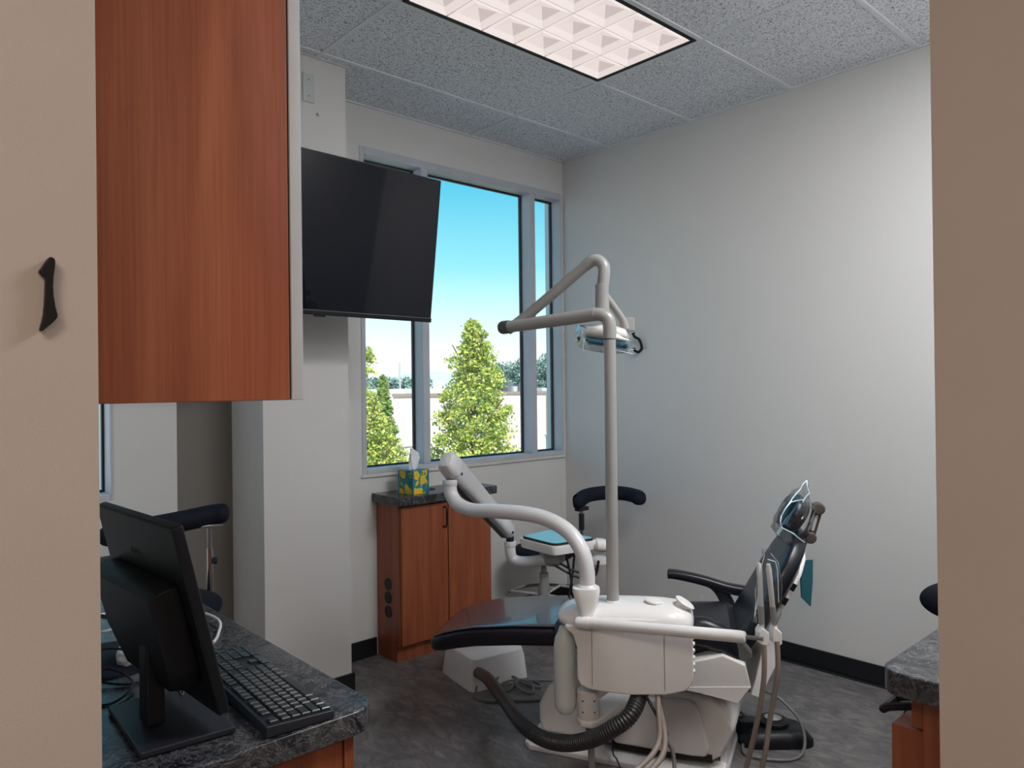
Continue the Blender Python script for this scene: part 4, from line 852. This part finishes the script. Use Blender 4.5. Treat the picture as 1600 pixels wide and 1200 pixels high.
def leaves(bm_name, blobs, n, size, m, parent=None, flat=.5):
    P = []
    for (c, r, wgt) in blobs:
        k = int(n*wgt); d = rng.normal(size=(k, 3)); d /= np.linalg.norm(d, axis=1)[:, None]; rad = rng.uniform(.3, 1.0, size=(k, 1))**.8*rng.choice([1, 1, 1, 1.35], size=(k, 1))
        P.append(np.array(c)+d*rad*np.array(r))
    P = np.concatenate(P); N = len(P)
    nn = rng.normal(size=(N, 3)); nn[:, 1] -= .6; nn[:, 2] += .5; nn /= np.linalg.norm(nn, axis=1)[:, None]
    u = np.cross(nn, rng.normal(size=(N, 3))); u /= np.linalg.norm(u, axis=1)[:, None]; v = np.cross(nn, u)
    s = size*rng.uniform(.6, 1.3, size=(N, 1))
    vs = np.stack([P-u*s, P-v*s*.6, P+u*s, P+v*s*.6], 1).reshape(-1, 3)
    if parent is not None: vs = vs-np.array(wl(parent))
    me = bpy.data.meshes.new(bm_name); me.from_pydata(vs.tolist(), [], np.arange(4*N).reshape(-1, 4).tolist()); me.materials.append(m)
    o = bpy.data.objects.new(bm_name, me); COL.objects.link(o); o['kind'] = 'stuff'
    if parent is not None: o.parent = parent
    return o
Lg = leaf_mat('sunlit_leaves', [(0, (.10, .22, .07)), (.3, (.30, .42, .07)), (.62, (.58, .62, .10)), (1, (.80, .74, .28))])
Lb = leaf_mat('green_leaves', [(0, (.08, .18, .06)), (.5, (.24, .38, .08)), (1, (.45, .52, .12))])
Lh = leaf_mat('hazy_leaves', [(0, (.10, .20, .20)), (.5, (.20, .32, .28)), (1, (.34, .44, .34))], .2)  # bluish haze painted into these leaf tones
def tree(label, px, d, ztop, halfw, nleaf, size, m, blobs=None, low=-3.0, group='street trees below the window'):
    c = out(px, d); r = thing('tree', label, 'tree', (c.x, c.y, GZ), group)
    tr0 = crom([(c.x, c.y, GZ), (c.x+.05, c.y, GZ+1.5), (c.x-.04, c.y, 0), (c.x, c.y, ztop-.4)], 6)
    obj('trunk', tube(B(), tr0, lambda s: .13*(1-.85*s)+.012, 10), Mx['bark'], r)
    for k in range(16):
        h = low+1.2+(ztop-low-1.8)*k/16; a = k*2.4; L = halfw*(.62-.42*k/16)
        obj('branch', tb([(c.x, c.y, h), (c.x+math.cos(a)*L*.5, c.y+math.sin(a)*L*.5, h+.25), (c.x+math.cos(a)*L, c.y+math.sin(a)*L, h+.6)], lambda s: .03*(1-.8*s)+.004, 6, 3), Mx['bark'], r)
    bl_ = []
    n_ = 190
    for k in range(n_):
        t_ = (k+.5)/n_; h = low+(ztop-low)*t_; prof = max(.02, 1-t_)**.80*halfw*1.08
        a = k*2.39996; rr = prof*random.uniform(.35, 1.0); sz = random.uniform(.11, .19)*(1.25-.85*t_)*max(.5, halfw)
        bl_.append(((c.x+math.cos(a)*rr, c.y+math.sin(a)*rr, h-.1), (sz*1.25, sz*1.25, sz), 1/n_*(1.3-.6*t_)))
    leaves('foliage', bl_, nleaf, size, m, r)
    return r
tree('tall yellow-green pointed tree filling the middle window pane', 741, 13.5, 2.74, 1.62, 44000, .034, Lg)
tree('yellow-green tree cut by the left edge of the window pane', 574, 14.5, 1.45, 1.85, 32000, .036, Lg)
tree('rounded green tree behind the left street tree', 598, 30, 2.05, 1.0, 7000, .10, Lb, low=-3, group='street trees beyond the yard')
c = out(571, 10.5); r = thing('tree', 'thin leafy twig tree at the far left of the window', 'tree', (c.x-.45, c.y+.3, GZ))
obj('trunk', tb([(c.x-.45, c.y+.3, GZ), (c.x-.4, c.y+.25, -.5), (c.x-.25, c.y+.15, 1.2), (c.x-.05, c.y+.03, 1.9)], lambda s: .05*(1-s)+.006, 8), Mx['bark'], r)
leaves('foliage', [((c.x-.0, c.y, 1.93), (.14, .14, .16), .5), ((c.x+.02, c.y, 1.72), (.12, .12, .09), .2), ((c.x-.2, c.y+.1, 1.6), (.2, .2, .3), .4)], 260, .045, Lg, r)
c = out(868, 12.5); r = thing('shrub', 'dark green sprig of shrub beside the right window jamb', 'shrub', (c.x+.25, c.y-.2, GZ))
obj('stem', tb([(c.x+.25, c.y-.2, GZ), (c.x+.2, c.y-.2, -.6), (c.x+.05, c.y, .75)], .02, 6), Mx['bark'], r)
leaves('foliage', [((c.x+.02, c.y, .80), (.07, .07, .12), .5), ((c.x+.06, c.y, .62), (.1, .1, .09), .5)], 220, .04, Lh, r)
# buildings: flat roofs a little below eye level
def building(label, px0, px1, d, ztop, m, band=True, depth=18, zb=GZ):
    a = out(px0, d); b = out(px1, d); u = (b-a); L = u.length; u.normalize(); n_ = V((-u.y, u.x, 0)); 
    if n_.y < 0: n_ = -n_
    r = thing('building', label, 'building', (a.x, a.y, zb))
    def q(s0, s1, t0, t1, z0, z1): return prism(B(), [a+u*s0+n_*t0+Z*z0, a+u*s1+n_*t0+Z*z0, a+u*s1+n_*t1+Z*z0, a+u*s0+n_*t1+Z*z0], Z*(z1-z0))
    obj('wall', q(0, L, 0, depth, zb, ztop), m, r)
    obj('roof', q(.3, L-.3, .3, depth-.3, ztop, ztop+.02), Mx['roof'], r)
    if band: obj('coping', q(-.05, L+.05, -.08, .25, ztop-.06, ztop+.12), Mx['band'], r)
    return r, q, L
r, q, L = building('cream flat roofed building behind the trees in the left pane', 614, 738, 40, 1.05, Mx['stucco'], depth=5)
obj('rear_block', q(-3.2, 3, 5.1, 8, GZ, 1.42), Mx['stucco2'], r); obj('roof_hatch', q(.2, 1.5, 3, 4, 1.05, 1.45), Mx['ac'], r)
r, q, L = building('cream warehouse with brown coping behind the right panes', 760, 1000, 46, 1.06, Mx['stucco'])
obj('wall_joint', q(3.7, 3.78, -.02, 0, GZ, .9), Mx['band'], r); obj('doorway', q(2.2, 3.0, -.03, .02, GZ, -1.2), Mx['band'], r)
obj('parapet', q(4.4, 9.6, 5, 12, 1.06, 1.50), Mx['stucco2'], r)
lad = B()
for s in (4.78, 5.12): tube(lad, [out(868, 45.8, -2.6)+V((s-4.95, 0, 0)), out(868, 45.8, 1.3)+V((s-4.95, 0, 0))], .03, 6)
for k in range(11): tube(lad, [out(868, 45.8, -2.4+k*.33)+V((-.17, 0, 0)), out(868, 45.8, -2.4+k*.33)+V((.17, 0, 0))], .02, 6)
obj('ladder', lad, Mx['band'], r)
for i, (px, w, h, mm, lb) in enumerate(((794, .55, .62, 'acd', 'dark rooftop air unit nearest the tree crown'), (803, .5, .42, 'ac', 'grey rooftop air unit between the dark one and the mullion'), (812, .4, .55, 'acd', 'narrow dark rooftop air unit beside the mullion'), (847, .7, .3, 'ac', 'low rooftop vent dome in the right narrow pane'))):
    c = out(px, 49); t = thing('rooftop_unit', lb, 'air unit', (c.x, c.y, 1.08), 'rooftop air units')
    obj('casing', bx((c.x-w/2, c.y-w/2, 1.08), (c.x+w/2, c.y+w/2, 1.08+h)), Mx[mm], t, bevel=.02, seg=2); obj('fan_cowl', lathe(B(), (c.x, c.y, 1.08+h), [(w*.3, 0), (w*.32, .06), (w*.2, .08), (0, .08)]), Mx['acd'], t)
c = out(864, 42); t = thing('utility_cabinet', 'pale green utility cabinet at the foot of the warehouse wall', 'utility cabinet', (c.x, c.y, GZ))
obj('casing', bx((c.x-.35, c.y-.3, GZ), (c.x+.5, c.y+.3, -1.35)), Mx['utility'], t, bevel=.02, seg=2); obj('roof_cap', bx((c.x-.4, c.y-.35, -1.35), (c.x+.55, c.y+.35, -1.28)), Mx['utility'], t)
for k in range(3): obj('louvre', bx((c.x-.3, c.y-.32, -1.55-k*.25), (c.x+.45, c.y-.30, -1.50-k*.25)), Mx['acd'], t)
c = out(633, 22); t = thing('gate_pier', 'pale square pier beyond the tissue box', 'pier', (c.x, c.y, GZ))
obj('shaft', bx((c.x-.25, c.y-.25, GZ), (c.x+.25, c.y+.25, -.25)), Mx['stucco2'], t); obj('cap', bx((c.x-.3, c.y-.3, -.25), (c.x+.3, c.y+.3, -.17)), Mx['stucco2'], t)
c = out(625, 75); t = obj('utility_pole', tb([(c.x, c.y, GZ), (c.x, c.y, 4.1)], .10, 8), Mx['ac']); tag(t, 'thin pale pole above the roof in the left pane', 'pole')
# hills
def ridge(name, px0, px1, d, prof, m, label):
    bmr = B(); top = []; 
    for px, z in prof: top.append((out(px, d, z), out(px, d*1.25, z*.6), out(px, d*.93, GZ)))
    for a, b in zip(top, top[1:]):
        va = [bmr.verts.new(p) for p in (a[2], b[2], b[0], a[0])]; bmr.faces.new(va); vb = [bmr.verts.new(p) for p in (a[0], b[0], b[1], a[1])]; bmr.faces.new(vb)
    bmesh.ops.remove_doubles(bmr, verts=bmr.verts[:], dist=.001)
    o = obj(name, bmr, m); tag(o, label, 'hill'); return o
pr = [(px, 10+2.2*math.sin(px*.021)+1.2*math.sin(px*.05)+(px-570)*.02*(px > 570)) for px in range(300, 1301, 25)]
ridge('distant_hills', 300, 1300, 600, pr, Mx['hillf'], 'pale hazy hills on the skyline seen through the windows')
hp = [(755, 2.0), (765, 6.2), (780, 7.4), (800, 7.6), (812, 8.4), (830, 8.0), (845, 8.6), (860, 10.5), (875, 12), (900, 13), (980, 14), (1100, 12)]
ridge('wooded_hill', 755, 1100, 260, hp, Mx['hill'], 'wooded hillside behind the right window panes')
bl_ = []
for px in range(758, 960, 3):
    z = np.interp(px, [p for p, _ in hp], [z for _, z in hp])
    for k in range(4):
        zz = max(0, z*random.uniform(.15, 1.08)); c = out(px+random.uniform(-3, 3), 250-k*6); s = random.uniform(.9, 2.0); bl_.append(((c.x, c.y, zz), (s*1.1, s*1.1, s*1.2), 1/268))
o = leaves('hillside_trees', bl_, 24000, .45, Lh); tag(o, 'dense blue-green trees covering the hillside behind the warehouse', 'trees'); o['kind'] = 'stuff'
bl_ = []
for px in range(560, 660, 4):
    c = out(px+random.uniform(-2, 2), 190); s = random.uniform(1.2, 2.0); bl_.append(((c.x, c.y, random.uniform(.8, 3.2)), (s*1.6, s*1.6, s), 1/25))
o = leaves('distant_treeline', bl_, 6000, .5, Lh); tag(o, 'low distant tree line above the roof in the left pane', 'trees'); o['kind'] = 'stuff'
